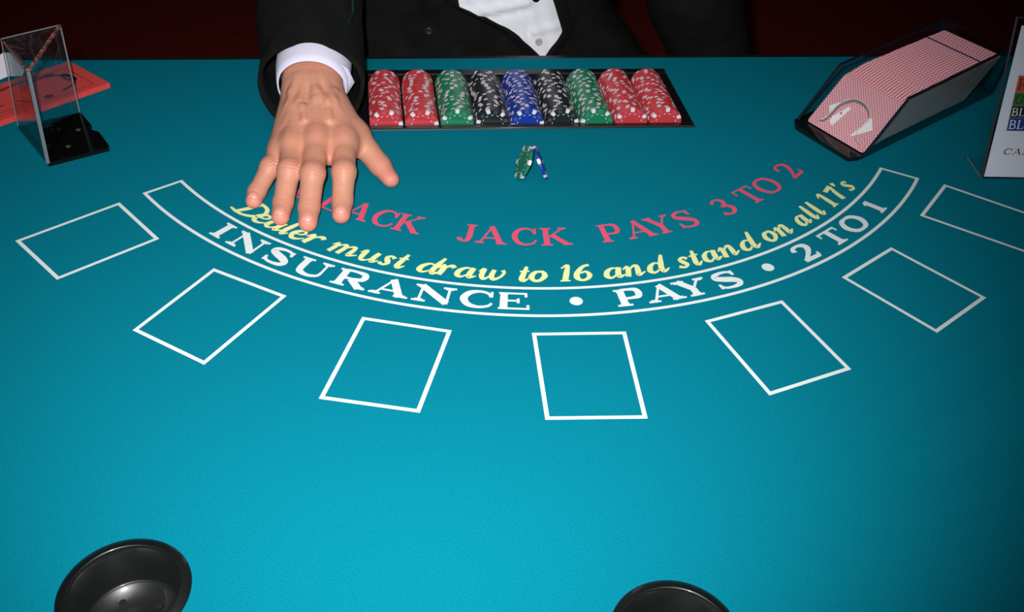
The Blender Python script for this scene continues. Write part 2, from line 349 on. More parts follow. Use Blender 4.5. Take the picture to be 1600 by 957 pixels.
def glyph(c, p):
    T, t = p.T, p.t
    if c == 'I': p.st(.5, 0, .5, 1, T); p.sr(.5, 0); p.sr(.5, 1)
    elif c == '1': p.st(.5, 0, .5, .98, T); p.sr(.5, 0, .9); p.st(.5, .95, .12, .80, t)
    elif c == 'N': p.st(.17, 0, .17, 1, t); p.st(.85, 0, .85, 1, t); p.st(.13, .95, .85, .05, T); p.sr(.17, 0, .9); p.sr(.11, 1, .7); p.sr(.85, 1, .9)
    elif c == 'S':
        p.sm([(.84, .70), (.76, .90), (.5, .96), (.22, .88), (.17, .70), (.42, .56), (.66, .45), (.84, .28), (.76, .09), (.48, .035), (.22, .1), (.12, .32)], [.4, .45, .5, .75, .95, 1.1, 1.1, .95, .75, .5, .45, .4])
        p.st(.85, .97, .85, .68, t); p.st(.13, .03, .13, .33, t)
    elif c == 'U': p.st(.2, 1, .2, .35, T); p.sm([(.2, .4), (.25, .14), (.5, .03), (.75, .14), (.8, .4)], [1, .9, .6, .5, .4]); p.st(.8, .35, .8, 1, t); p.sr(.2, 1); p.sr(.8, 1, .9)
    elif c in 'RPB':
        p.st(.2, 0, .2, 1, T); p.sr(.2, 0); p.sr(.17, 1, .8)
        if c == 'R': bowl(p, .47, 1); p.st(.48, .48, .84, .03, T); p.sr(.88, 0, .6)
        elif c == 'P': bowl(p, .42, 1)
        else: bowl(p, .51, 1, .76); bowl(p, 0, .53, .84)
    elif c == 'A': p.st(.48, .97, .14, 0, t); p.st(.46, 1, .83, .02, T); p.st(.27, .32, .72, .32, t); p.sr(.13, 0, .8); p.sr(.85, 0, .95)
    elif c == 'C':
        p.sm([(.88, .66), (.78, .88), (.54, .96), (.28, .84), (.15, .5), (.28, .16), (.55, .04), (.8, .12), (.91, .30)], [.4, .45, .5, .85, 1.05, .85, .5, .45, .35]); p.st(.89, .98, .89, .64, t)
    elif c == 'E': p.st(.2, 0, .2, 1, T); p.hb(.04, .9, 1); p.hb(.04, .94, 0); p.st(.2, .52, .64, .52, t); p.st(.88, 1, .88, .74, t); p.st(.93, 0, .93, .28, t); p.st(.64, .66, .64, .38, t)
    elif c == 'L': p.st(.25, 0, .25, 1, T); p.sr(.25, 1); p.hb(.04, .92, 0); p.st(.91, 0, .91, .3, t)
    elif c == 'K': p.st(.2, 0, .2, 1, T); p.sr(.2, 0); p.sr(.2, 1); p.st(.2, .38, .8, .96, t); p.st(.40, .58, .84, .04, T); p.sr(.78, 1, .8); p.sr(.87, 0, .8)
    elif c == 'J': p.st(.62, 1, .62, .25, T); p.sm([(.62, .32), (.57, .10), (.38, .03), (.18, .10), (.16, .2)], [1, .8, .5, .7, 1]); p.sr(.62, 1)
    elif c == 'Y': p.st(.5, .46, .5, 0, T); p.st(.14, .98, .5, .44, T); p.st(.84, .98, .52, .44, t); p.sr(.14, 1, .95); p.sr(.85, 1, .8); p.sr(.5, 0)
    elif c == 'H': p.st(.2, 0, .2, 1, T); p.st(.8, 0, .8, 1, T); p.st(.2, .5, .8, .5, t); [p.sr(u, v) for u in (.2, .8) for v in (0, 1)]
    elif c == 'G': glyph('C', p); p.st(.84, 0.05, .84, .42, T); p.sr(.84, .42, .7)
    elif c == 'D' : p.st(.2, 0, .2, 1, T); p.sr(.18, 0, .8); p.sr(.18, 1, .8); p.sm([(.2, .97), (.5, .97), (.8, .8), (.86, .5), (.8, .2), (.5, .03), (.2, .03)], [.45, .5, .9, 1.05, .9, .5, .45])
    elif c == '.':
        n = 20; c0 = Vector((0, p.H/2)); r = p.W/2
        p.q.append([c0+Vector((cos(2*pi*i/n), sin(2*pi*i/n)))*r for i in range(n)])
    elif c == '2': p.sm([(.14, .70), (.22, .90), (.5, .96), (.76, .86), (.78, .66), (.56, .38), (.14, .07)], [.9, .6, .5, .9, 1, .7, .5]); p.st(.10, .06, .86, .06, T*.75); p.st(.87, .03, .9, .27, t)
    elif c == '3': p.sm([(.15, .80), (.3, .94), (.55, .95), (.75, .8), (.66, .6), (.4, .53)], [.8, .5, .5, .9, .8, .4]); p.sm([(.4, .53), (.72, .46), (.82, .26), (.66, .07), (.4, .03), (.14, .16)], [.4, .8, 1, .8, .5, .9])
    elif c == 'T': p.st(.5, 0, .5, 1, T); p.sr(.5, 0, 1.1); p.hb(.06, .94, 1); p.st(.07, 1, .07, .72, t); p.st(.93, 1, .93, .72, t)
    elif c == 'O': p.sm([(.5, .96), (.24, .86), (.11, .5), (.24, .14), (.5, .04), (.76, .14), (.89, .5), (.76, .86), (.5, .96)], [.5, .8, 1.05, .8, .5, .8, 1.05, .8, .5])
def script(c, p):   # bold brush italic; v=1 is the x-height
    p2 = p
    S = {
     'D': [([(.42, 1.5), (.34, .8), (.22, .08)], [1, 1.1, .9]), ([(-.06, .10), (.2, .02), (.5, .06), (.8, .40), (.9, .85), (.74, 1.36), (.4, 1.54), (.08, 1.42)], [.4, .7, .6, .9, 1, .8, .6, .45])],
     'e': [([(.22, .5), (.58, .56), (.74, .78), (.55, .95), (.3, .82), (.16, .45), (.32, .10), (.62, .06), (1.0, .34)], [.3, .4, .6, .5, .8, 1.1, .9, .6, .25])],
     'a': [([(.72, .86), (.46, .95), (.2, .66), (.16, .26), (.34, .06), (.56, .24), (.74, .7)], [.4, .5, .95, 1.1, .6, .35, .3]), ([(.80, .98), (.72, .5), (.74, .10), (1.04, .26)], [.9, 1.1, .9, .25])],
     'l': [([(.62, 1.58), (.5, .9), (.42, .3), (.55, .04), (1.0, .28)], [.7, 1.1, 1.1, .8, .25])],
     'r': [([(-.05, .62), (.2, .96), (.26, .6), (.18, .02)], [.25, .7, 1.1, 1.0]), ([(.25, .45), (.46, .85), (.7, .96), (.86, .80)], [.25, .5, .9, 1.0])],
     'm': [([(-.02, .7), (.12, .95), (.14, .6), (.09, .02)], [.25, .6, .9, .9]), ([(.12, .45), (.28, .88), (.42, .92), (.44, .55), (.39, .02)], [.25, .45, .8, .95, .9]), ([(.42, .45), (.58, .88), (.74, .92), (.76, .5), (.74, .1), (1.0, .3)], [.25, .45, .8, .95, .8, .25])],
     'n': [([(-.02, .7), (.2, .95), (.23, .6), (.16, .02)], [.25, .6, 1, 1]), ([(.2, .42), (.45, .88), (.66, .93), (.68, .5), (.66, .08), (1.0, .3)], [.25, .45, .85, 1.05, .85, .25])],
     'u': [([(.0, .7), (.2, .96), (.2, .45), (.28, .08), (.5, .1), (.72, .5)], [.25, .8, 1.05, .8, .4, .25]), ([(.78, .98), (.72, .5), (.74, .08), (1.0, .28)], [.9, 1.05, .85, .25])],
     's': [([(.86, .78), (.6, .96), (.34, .78), (.5, .5), (.66, .26), (.42, .05), (.08, .2)], [.9, .5, .8, 1.1, .8, .5, .8])],
     't': [([(.62, 1.4), (.46, .7), (.38, .2), (.6, .05), (.98, .3)], [.6, 1.0, 1.05, .7, .25]), ([(.08, .92), (.92, .96)], [.4, .4])],
     'd': [([(.68, .80), (.44, .92), (.2, .64), (.14, .26), (.3, .06), (.52, .22), (.7, .6)], [.4, .5, .95, 1.1, .6, .35, .3]), ([(.92, 1.6), (.76, .9), (.68, .3), (.76, .05), (1.04, .28)], [.6, 1.05, 1.05, .8, .25])],
     'w': [([(.0, .72), (.16, .96), (.14, .4), (.24, .06), (.42, .3), (.52, .9)], [.3, .9, 1, .75, .35, .3]), ([(.54, .96), (.50, .4), (.6, .06), (.82, .3), (.92, .72), (.84, .95)], [.8, 1, .75, .5, .6, .8])],
     'o': [([(.6, .94), (.3, .86), (.14, .45), (.32, .08), (.62, .12), (.84, .52), (.72, .88), (.52, .94)], [.5, .8, 1.1, .7, .7, 1.05, .8, .5])],
     '1': [([(.12, 1.22), (.62, 1.5), (.55, .8), (.45, .05)], [.3, .7, 1.05, 1.05]), ([(.1, .04), (.85, .04)], [.35, .35])],
     '6': [([(.85, 1.45), (.5, 1.3), (.2, .75), (.18, .3), (.42, .04), (.72, .16), (.84, .5), (.66, .82), (.36, .70)], [.6, .7, 1.05, 1.1, .6, .7, 1, .6, .4])],
     '7': [([(.1, 1.30), (.9, 1.42)], [.95, .95]), ([(.86, 1.4), (.55, .7), (.4, .02)], [.6, 1, 1.1])],
     "'": [([(.6, 1.5), (.3, 1.15)], [1, .5])]}
    for pts, ws in S[c]:
        p.sm([(u+.14*(v-.5)*p.H/p.W*1.0, v) for u, v in pts], ws, 5)
def arc_text(name, table_, H, T, t, m, rfix, label, fn=glyph, wk=1.0):
    for ch, th, r, W in table_:
        mb = MB(); zi = 0; r0 = rfix or r; Hh = H; TT = T
        p = Pen(W*wk, Hh, TT, t); fn(ch, p)
        rb = r0+H/2
        for q in p.q:
            flat(mb, [(CX+(rb-v.y)*sin(th+v.x/r0), CY-(rb-v.y)*cos(th+v.x/r0)) for v in q], ZP+(zi % 14)*6e-6)
            zi += 1
        tag(mb.build('dot' if ch == '.' else 'letter', m, felt), label if ch == '.' else label+' '+{"'": 'apostrophe'}.get(ch, ch))
INS = [('I', -0.7332, 0.4935, 0.0176), ('N', -0.6619, 0.4915, 0.0378), ('S', -0.5803, 0.4957, 0.0302), ('U', -0.5002, 0.4921, 0.0372), ('R', -0.4146, 0.4956, 0.0344), ('A', -0.3338, 0.4997, 0.0348), ('N', -0.2491, 0.4927, 0.0384), ('C', -0.1673, 0.4942, 0.0349), ('E', -0.0977, 0.4936, 0.0306), ('.', 0.021, 0.494, 0.0125), ('P', 0.1281, 0.4962, 0.0277), ('A', 0.1941, 0.5003, 0.0339), ('Y', 0.2554, 0.4938, 0.0319), ('S', 0.3324, 0.4985, 0.0300), ('.', 0.433, 0.496, 0.0125), ('2', 0.5362, 0.4959, 0.0265), ('T', 0.630, 0.4931, 0.0300), ('O', 0.7059, 0.4952, 0.034), ('1', 0.8000, 0.4973, 0.0150)]
RED = [('B', -0.7009, 0.3932, 0.0275), ('L', -0.6113, 0.395, 0.0250), ('A', -0.5293, 0.3951, 0.0290), ('C', -0.4518, 0.3931, 0.0275), ('K', -0.3814, 0.3891, 0.0290), ('J', -0.2217, 0.3897, 0.0198), ('A', -0.1589, 0.3911, 0.0296), ('C', -0.0739, 0.3883, 0.0283), ('K', 0.0067, 0.3884, 0.0306), ('P', 0.1579, 0.3884, 0.0245), ('A', 0.2348, 0.3926, 0.0300), ('Y', 0.2999, 0.3911, 0.0290), ('S', 0.3758, 0.3948, 0.0250), ('3', 0.5090, 0.3933, 0.0235), ('T', 0.6130, 0.3884, 0.0280), ('O', 0.6930, 0.3924, 0.0320), ('2', 0.8100, 0.3946, 0.0250)]
YEL = [('D', -0.7452, 0.4452, 0.0360), ('e', -0.7034, 0.4511, 0.0208), ('a', -0.6621, 0.4514, 0.0208), ('l', -0.6291, 0.4507, 0.0109), ('e', -0.5949, 0.4534, 0.0181), ('r', -0.5534, 0.4506, 0.0205), ('m', -0.4752, 0.4519, 0.0305), ('u', -0.4153, 0.4506, 0.0228), ('s', -0.3737, 0.4515, 0.0144), ('t', -0.3435, 0.447, 0.0114), ('d', -0.2797, 0.4465, 0.0229), ('r', -0.2418, 0.4512, 0.0163), ('a', -0.2012, 0.4519, 0.0205), ('w', -0.1451, 0.4505, 0.026), ('t', -0.0778, 0.4503, 0.0109), ('o', -0.0466, 0.4535, 0.0179), ('1', 0.012, 0.4495, 0.0125), ('6', 0.0493, 0.4506, 0.0183), ('a', 0.116, 0.4573, 0.0205), ('n', 0.162, 0.4585, 0.0212), ('d', 0.2147, 0.4531, 0.0219), ('s', 0.2783, 0.4557, 0.0154), ('t', 0.3084, 0.4532, 0.0117), ('a', 0.3468, 0.4546, 0.0205), ('n', 0.3953, 0.4555, 0.0215), ('d', 0.452, 0.4542, 0.0230), ('o', 0.5169, 0.4544, 0.0175), ('n', 0.5613, 0.4536, 0.0195), ('a', 0.6285, 0.4528, 0.0175), ('l', 0.6655, 0.4506, 0.0105), ('l', 0.6928, 0.4507, 0.0105), ('1', 0.7466, 0.4476, 0.0130), ('7', 0.7898, 0.4468, 0.0178), ("'", 0.8200, 0.4377, 0.0070), ('s', 0.8436, 0.4501, 0.0150)]
arc_text('lettering', RED, .0305, .0056, .0020, red_ink, .3885, 'red printed')
arc_text('lettering', YEL, .0168, .0055, .0024, yellow_ink, .4545, 'yellow script', script, 1.02)
arc_text('lettering', INS, .0250, .0072, .0026, white_ink, .4935, 'white printed')

# ---------------------------------------------------------------- cup holders
for i, (x, y) in enumerate(CUPS):
    t_ = thing('cup_holder', (x, y, 0), ('black metal cup holder sunk in the felt at the bottom left, its drilled base showing',
               'black metal cup holder cut off by the bottom edge right of centre')[i], 'cup holder', 'cup holders along the player side')
    m = MB().lathe([(.0440, .0002), (.0442, .0012), (.0436, .0022), (.0395, .0030), (.0378, .0036), (.0370, .0036), (.0364, .0028), (.0361, .0012), (.0352, -.006), (.0322, -.0285), (.0316, -.0300), (.0308, -.0304), (.0300, -.0302), (.0295, -.0320), (.0100, -.0326)], 72, (x, y, 0), close=True)
    m.lathe([(.0375, 0), (.0362, -.010), (.0335, -.034), (0.001, -.036)], 48, (x, y, 0))
    m.build('cup', cup_m, t_, (x, y, 0), smooth=True)
    for k in range(4):
        a = radians(36+90*k); hx, hy = x+.0185*cos(a), y+.0185*sin(a)
        MB().lathe([(.0026, 0), (.0022, .0006), (.0001, .0002)], 14, (hx, hy, -.0318)).build('screw_hole', cup_hole_m, t_, (x, y, 0), smooth=True)

# ---------------------------------------------------------------- chip tray
tray = thing('chip_tray', (.125, 1.126, 0), 'black plastic nine-row chip tray sunk in the felt before the dealer', 'chip tray')
XR = [-.0421+.04182*i for i in range(9)]; RT = .0204; FY0, FY1 = 1.0578, 1.1905
prof = [(TX0+.012, 0)]
for xc in XR:
    for k in range(17):
        a = pi+pi*k/16; prof.append((xc+.0203*cos(a), .0004+RT*sin(a)))
prof.append((TX1-.012, 0))
prof[0] = (prof[1][0]-.0006, 0); prof[-1] = (prof[-2][0]+.0006, 0)
m = MB(); K = len(prof)
m.add([(sx(x, y), y, min(z, .0004)) for y in (FY0, FY1) for x, z in prof], [(j, j+1, K+j+1, K+j) for j in range(K-1)])
for y, fl in ((FY0, 0), (FY1, 1)):
    m.add([(sx(x, y), y, z) for x, z in prof]+[(sx(x, y), y, .0016) for x, z in prof], [((j, K+j, K+j+1, j+1) if not fl else (j, j+1, K+j+1, K+j)) for j in range(K-1)])
xa, xb = prof[0][0], prof[-1][0]
for x in (xa, xb):
    m.add([(sx(x, FY0), FY0, 0), (sx(x, FY1), FY1, 0), (sx(x, FY1), FY1, .0016), (sx(x, FY0), FY0, .0016)], [(0, 1, 2, 3)])
m.build('troughs', tray_m, tray, (.125, 1.126, 0), smooth=False)
m = MB()
def fr(x0, y0, x1, y1, z1=.0016):
    m.hexa([(sx(x, y), y, .0002) for x, y in ((x0, y0), (x1, y0), (x1, y1), (x0, y1))], [(sx(x, y), y, z1) for x, y in ((x0+.0006, y0+.0006), (x1-.0006, y0+.0006), (x1-.0006, y1-.0006), (x0+.0006, y1-.0006))])
fr(TX0, TY0, TX1, FY0); fr(TX0, FY1, TX1, TY1); fr(TX0, FY0, xa, FY1); fr(xb, FY0, TX1, FY1)
m.build('flange', tray_m, tray, (.125, 1.126, 0))
m = MB(); m.tube([(sx(x, FY1), FY1-.0006, .0022) for x in (xa, xb)], .0010, 8); m.tube([(sx(x, TY0), TY0+.0012, .0014) for x in (TX0, TX1)], .0011, 8)  # added beads, coloured paler than the tray to stand for edge highlights
tag(m.build('bead', mat('plastic edge highlight', (.05, .05, .055), .3), tray, (.125, 1.126, 0), smooth=True), 'thin bead painted as a highlight along the long edges')
m = MB(); fr2 = [(TX0+.0035, TY0+.0035), (TX1-.0035, TY0+.0035), (TX1-.0035, TY1-.0035), (TX0+.0035, TY1-.0035)]
m.hexa([(sx(x, y), y, -.0215) for x, y in fr2], [(sx(x, y), y, -.0210) for x, y in fr2])
m.build('underside', tray_m, tray, (.125, 1.126, 0))

# ---------------------------------------------------------------- poker chips (axis along local Y, face towards -Y)
CR, CT = .01955, .0033
def chip_mesh(name, colm, spots=True):
    m = MB(); N = 54; rings = [(0.0001, -CT/2), (.0128, -CT/2), (CR-.0004, -CT/2), (CR, -CT/2+.0004), (CR, CT/2-.0004), (CR-.0004, CT/2), (.0128, CT/2), (.0001, CT/2)]
    vs = [(r*cos(2*pi*i/N), y, r*sin(2*pi*i/N)) for r, y in rings for i in range(N)]
    for k in range(len(rings)-1):
        for i in range(N):
            j = (i+1) % N
            wh = 1 if (spots and i % 9 in (0, 1) and 1 <= k <= 5) else 0
            if i == 0 and k == 0: m.add(vs, [])
            m.f.append((k*N+i, (k+1)*N+i, (k+1)*N+j, k*N+j)[::-1]); m.mi.append(wh)
    me = bpy.data.meshes.new(name); me.from_pydata(m.v, [], m.f); me.materials.append(colm); me.materials.append(chip_white_shaded)
    me.polygons.foreach_set('material_index', m.mi); me.update(); return me
def arcbox(a0, a1, r0, r1, y0, y1, n=3):
    m = MB(); P = []
    for i in range(n+1):
        a = a0+(a1-a0)*i/n; P.append([(r*cos(a), y, r*sin(a)) for r, y in ((r0, y0), (r1, y0), (r1, y1), (r0, y1))])
    for i in range(n):
        m.add(P[i]+P[i+1], [(0, 1, 5, 4)[::-1], (1, 2, 6, 5)[::-1], (2, 3, 7, 6)[::-1], (3, 0, 4, 7)[::-1]])
    m.add(P[0], [(0, 1, 2, 3)]); m.add(P[-1], [(3, 2, 1, 0)])
    return m
spot_me = None; dash_me = None; tick_me = None
def child_mesh(name, mb, m):
    me = bpy.data.meshes.new(name); me.from_pydata(mb.v, [], mb.f); me.materials.append(m); me.update(); return me
spot_me = child_mesh('edge_spot', arcbox(radians(-7.6), radians(7.6), .0147, CR+.00007, -CT/2-.00007, CT/2+.00007), chip_white)
dashes = MB()
for k in range(12):
    a = radians(15+30*k); q = arcbox(a-radians(6.5), a+radians(6.5), .0120, .0126, -CT/2-.00008, -CT/2+.0005); dashes.add(q.v, q.f)
dash_me = child_mesh('ring_dashes', dashes, chip_white)
ticks = MB()
for k in range(6):
    for s in (-.0011, .0011):
        a = radians(30+60*k)
        for r in (.0152, .0172):
            c = (r*cos(a)-s*sin(a), r*sin(a)+s*cos(a)); e = .0004
            ticks.box(c[0]-e, -CT/2-.00006, c[1]-e, c[0]+e, -CT/2+.0003, c[1]+e)
tick_m = mat('faded stamp', (.45, .35, .38), .4); tick_me = child_mesh('suit_stamps', ticks, tick_m)
plain = {k: chip_mesh(k+'_chip', chip_m[k], True) for k in chip_cols}
base = {k: chip_mesh(k+'_chip_body', chip_m[k], False) for k in chip_cols}
def detailed_chip(colour, loc, rot, label, group=None):
    o = bpy.data.objects.new('poker_chip', base[colour]); COL.objects.link(o)
    o.location = (loc[0], loc[1], loc[2]+Z0); o.rotation_euler = rot; tag(o, label, 'poker chip', group)
    for k in range(6):
        c = bpy.data.objects.new('edge_spot', spot_me); COL.objects.link(c); c.parent = o; c.rotation_euler = (0, radians(60*k), 0)
        if k == 0: c['label'] = 'white edge spot'
    for nm, me in (('ring_dashes', dash_me), ('suit_stamps', tick_me)):
        c = bpy.data.objects.new(nm, me); COL.objects.link(c); c.parent = o
        if nm == 'ring_dashes': c['label'] = 'ring of white dashes'
    return o
rowcol = ['red', 'red', 'green', 'black', 'blue', 'black', 'green', 'red', 'red']
where = ['leftmost red row', 'second red row from the left', 'left green row', 'black row left of blue', 'only blue row',
         'black row right of blue', 'right green row', 'second red row from the right', 'rightmost red row']
front_ang = [8, 7, 30, 48, 5, 12, 48, 30, 27]
NCH = 32
for i, colr in enumerate(rowcol):
    grp = '%s chips in the %s' % (colr, where[i])
    for j in range(NCH):
        y = FY0+.0022+CT/2+j*(CT+.00006); jx = random.uniform(-.0003, .0003) if j else 0; jz = random.uniform(0, .0005)
        x = sx(XR[i], y)+jx; z = .0004+.0002+jz-.0004
        if j == 0:
            detailed_chip(colr, (x, y, z), (0, -radians(front_ang[i]), 0), 'front %s poker chip facing the players, %s' % (colr, where[i]), grp)
        else:
            if j == 1:
                proto = bpy.data.objects.new('poker_chip', plain[colr])
                o = proto
            else: o = proto.copy()
            COL.objects.link(o); o.location = (x, y, z+Z0); o.rotation_euler = (0, random.uniform(0, 2*pi), 0)
            tag(o, '%s poker chip on edge behind the front chip, %s' % (colr, where[i]), 'poker chip', grp)
# two loose chips leaning on each other
for colr, bx, by, lean, yaw, spin, lab in (('green', .1010, .9420, 23, 3, 28, 'loose green poker chip on edge leaning against a blue chip on the felt'),
                                      ('blue', .1345, .9420, -23, 2, 25, 'loose blue poker chip on edge propping up the green chip on the felt')):
    a = radians(lean)
    # chip normal starts along -Y; turn so that it faces -X, then lean about the world Y axis through its foot
    rot = Matrix.Rotation(a, 4, 'Y') @ Matrix.Rotation(radians(-90+yaw), 4, 'Z') @ Matrix.Rotation(radians(spin), 4, 'Y')
    half = CT/2*abs(sin(a)); c = Vector((bx, by, 0))+Vector((sin(a)*CR, 0, cos(a)*CR+half))
    o = detailed_chip(colr, c, (0, 0, 0), lab, None); o.rotation_euler = rot.to_euler()

# ---------------------------------------------------------------- dealing shoe and its cards
P0 = Vector((.4634, 1.0493, .0070)); AA = .59337; TT = .80096; LL = .1995; BB = .48281; CW, CHH = .0882, .0705
wv = Vector((sin(BB), -cos(BB), 0)); upv = Vector((cos(BB)*cos(TT), sin(BB)*cos(TT), sin(TT))); av = Vector((cos(AA), sin(AA), 0)); pv = Vector((-sin(AA), cos(AA), 0))
nv = wv.cross(upv).normalized()            # out of the front card
if nv.y > 0: nv = -nv
NC = 284; th = LL/NC*abs(av.dot(nv))*.96
def card_mesh(name, w, h, t, mats):
    m = MB(); vs = []; r = .003; out = [(r, 0), (w-r, 0), (w-.0008, .0008), (w, r), (w, h-r), (w-.0008, h-.0008), (w-r, h), (r, h), (.0008, h-.0008), (0, h-r), (0, r), (.0008, .0008)]
    n = len(out); m.add([(x, y, 0) for x, y in out]+[(x, y, -t) for x, y in out], [])
    m.f.append(tuple(range(n))); m.mi.append(0); m.f.append(tuple(range(2*n-1, n-1, -1))); m.mi.append(0)
    for i in range(n):
        j = (i+1) % n; m.f.append((i, i+n, j+n, j)); m.mi.append(1 if i in (0, 5, 6, 7, 11) else 2)
    me = bpy.data.meshes.new(name); me.from_pydata(m.v, [], m.f)
    for q in mats: me.materials.append(q)
    me.polygons.foreach_set('material_index', m.mi); me.update(); return me
cme = card_mesh('playing_card', CW, CHH, th, [back_m, edge_m, card_side_m])
cut_me = card_mesh('cut_card', CW, CHH+.0014, th, [cut_m]*3)
RC = Matrix((wv, upv, nv)).transposed()
if RC.determinant() < 0: pass
cards_l = 'red patterned playing card packed on edge inside the dealing shoe'
proto = None; wander = 0
for i in range(NC):
    p = P0+av*(LL*i/(NC-1)*.993)
    s = i/NC
    g = min(1, s/.16); g = g*g*(3-2*g); p = p+(av*.0046+Vector((0, 0, .0050)))*g
    wander = max(-.0012, min(.0012, wander+random.gauss(0, .00022)))
    if i: p = p+wv*(wander*.2+.0001*sin(i*.55))+upv*.0003*sin(i*.37)
    # the last cards behind the cut card bow back a little
    p = p+av*.0025*max(0, (s-.80)/.2)**2
    cut = i == 228
    mtx = RC.to_4x4(); mtx.translation = p+Vector((0, 0, Z0))
    me = cut_me if cut else cme
    if i == 0 or cut or proto is None:
        o = bpy.data.objects.new('cut_card' if cut else 'playing_card', me)
        if i == 1 or (proto is None and i): proto = o
    else: o = proto.copy()
    COL.objects.link(o); o.matrix_world = mtx
    if i == 0:
        front_card = o; tag(o, 'front playing card in the shoe, red dotted back seen through the horseshoe opening', 'playing card', 'red-backed cards in the dealing shoe')
    elif cut: tag(o, 'dark blue plastic cut card standing among the cards in the shoe', 'cut card')
    else: tag(o, cards_l, 'playing card', 'red-backed cards in the dealing shoe')
    if i == 1: proto = o
def on_card(name, polys, m, z):
    mb = MB()
    for q in polys:
        a = sum(q[i][0]*q[(i+1) % len(q)][1]-q[(i+1) % len(q)][0]*q[i][1] for i in range(len(q)))
        q = q if a > 0 else q[::-1]; mb.add([(x, y, z) for x, y in q], [tuple(range(len(q)))])
    me = child_mesh(name, mb, m); o = bpy.data.objects.new(name, me); COL.objects.link(o); o.parent = front_card; return o
tag(on_card('white_emblem', [[(.0108, .0286), (.0190, .0375), (.0200, .0290), (.0165, .0215)], [(.0242, .0200), (.0337, .0385), (.0375, .0370), (.0318, .0095), (.0252, .0130)],
         [(.0600, .0090), (.0640, .0270), (.0655, .0385), (.0690, .0388), (.0785, .0279), (.0677, .0160)]], white_print, .0003), 'white printed emblem on the card back')
on_card('diamond_pip', [[(x-.0013, y), (x, y-.0024), (x+.0013, y), (x, y+.0024)] for x, y in ((.0309, .0273), (.0640, .0250))], red_print, .0006)['label'] = 'small red diamonds'

shoe = thing('dealing_shoe', (.60, 1.06, 0), 'smoke tinted acrylic dealing shoe full of red-backed cards at the upper right', 'card shoe')
so = (.60, 1.06, 0)
FBL = P0.copy(); FBR = P0+wv*CW
def side(orig, thick, out):
    A = av; prof2 = [(-.006, .0062), (.046, .0665), (.2655, .0715), (.2675, .0062)]
    b = [orig+A*s+Vector((0, 0, z-orig.z))-pv*.0062*(z-.006)/.06 for s, z in prof2]; t2 = [p+out*thick for p in b]
    return b, t2
for nm, orig, out in (('right', FBR-pv*.0020+av*.002, -pv), ('left', FBL+pv*.0075-av*.001, pv)):
    b, t2 = side(orig, .0028, out); m = MB(); m.hexa(b, t2); o = m.build('side_panel', smoke, shoe, so)
    e = MB(); mid = [(p+q)/2 for p, q in zip(b, t2)]
    e.tube([mid[0]+Vector((0, 0, .0005)), mid[1]+Vector((0, 0, .0004)), mid[2]+Vector((0, 0, .0004)), mid[3]], .0017, 6)
    e.build('panel_edge', smoke_edge, o, so)['label'] = 'dark glossy top edge'
# base plate with a lip in front
bl = [(.4470, 1.0402), (.4856, .9646), (.4990, .9665), (.5110, .9745), (.7345, 1.1262), (.7000, 1.2000), (.668, 1.2090), (.4500, 1.0560)]
MB().hexa([(x, y, .0003) for x, y in bl], [(x, y, .0055) for x, y in bl]).build('base_plate', mat('dark green black acrylic', (.004, .010, .010), .1), shoe, so)
# back wall and weight wedge
bb1 = FBR-pv*.002+av*.2645; bb2 = FBL+pv*.0075+av*.2645
MB().hexa([(bb1.x, bb1.y, .006), (bb2.x, bb2.y, .006), (bb2.x+.003*av.x, bb2.y+.003*av.y, .006), (bb1.x+.003*av.x, bb1.y+.003*av.y, .006)],
          [(bb1.x, bb1.y, .072), (bb2.x, bb2.y, .072), (bb2.x+.003*av.x, bb2.y+.003*av.y, .072), (bb1.x+.003*av.x, bb1.y+.003*av.y, .072)]).build('back_panel', smoke, shoe, so)
q0 = P0+av*(LL+.0105); q1 = q0+wv*CW; u2 = upv*.056
wedge = MB(); back = av*.028
wedge.add([q0, q1, q1+u2, q0+u2, q0+back, q1+back, q1+back+Vector((0, 0, .035)), q0+back+Vector((0, 0, .035))],
          [(0, 1, 2, 3), (5, 4, 7, 6), (0, 4, 5, 1), (3, 2, 6, 7), (0, 3, 7, 4), (1, 5, 6, 2)])
wedge.build('weight_block', black_gloss, shoe, so)['label'] = 'black weight block behind the cards'
# clear front plate with the horseshoe cut-out
HS = [(0.0147, 0.0074), (0.0195, 0.0109), (0.0217, 0.0234), (0.0222, 0.0322), (0.0265, 0.041), (0.0352, 0.0483), (0.0469, 0.0496), (0.0564, 0.0471), (0.0654, 0.0407), (0.0684, 0.034), (0.066, 0.0222), (0.0675, 0.0132), (0.0729, 0.0088), (0.0795, 0.0068)]
HSs, _ = cr(HS, [1]*len(HS), 4); HSs = [(p.x, p.y) for p in HSs]
plate = [(.001, .002), (.0147, .002)]+HSs[0:]+[(.0795, .002), (.0872, .002), (.0872, .0690), (.001, .0690)]
m = MB(); zz0, zz1 = .0012, .0040
def card_pt(u, v, z): return P0+wv*u+upv*v+nv*z
tr = tessellate_polygon([[Vector((x, y, 0)) for x, y in plate]])
np_ = len(plate); vs = [card_pt(x, y, zz1) for x, y in plate]+[card_pt(x, y, zz0) for x, y in plate]
m.add(vs, [tuple(t) for t in tr]+[tuple(i+np_ for i in t[::-1]) for t in tr]+[(i, i+np_, (i+1) % np_+np_, (i+1) % np_) for i in range(np_)])
fp = m.build('front_plate', clear, shoe, so)
m = MB(); ks = len(HSs)
def offs(i, d):
    a = Vector(HSs[max(i-1, 0)]); b = Vector(HSs[min(i+1, ks-1)]); t = (b-a).normalized(); return (HSs[i][0]+t.y*d, HSs[i][1]-t.x*d)
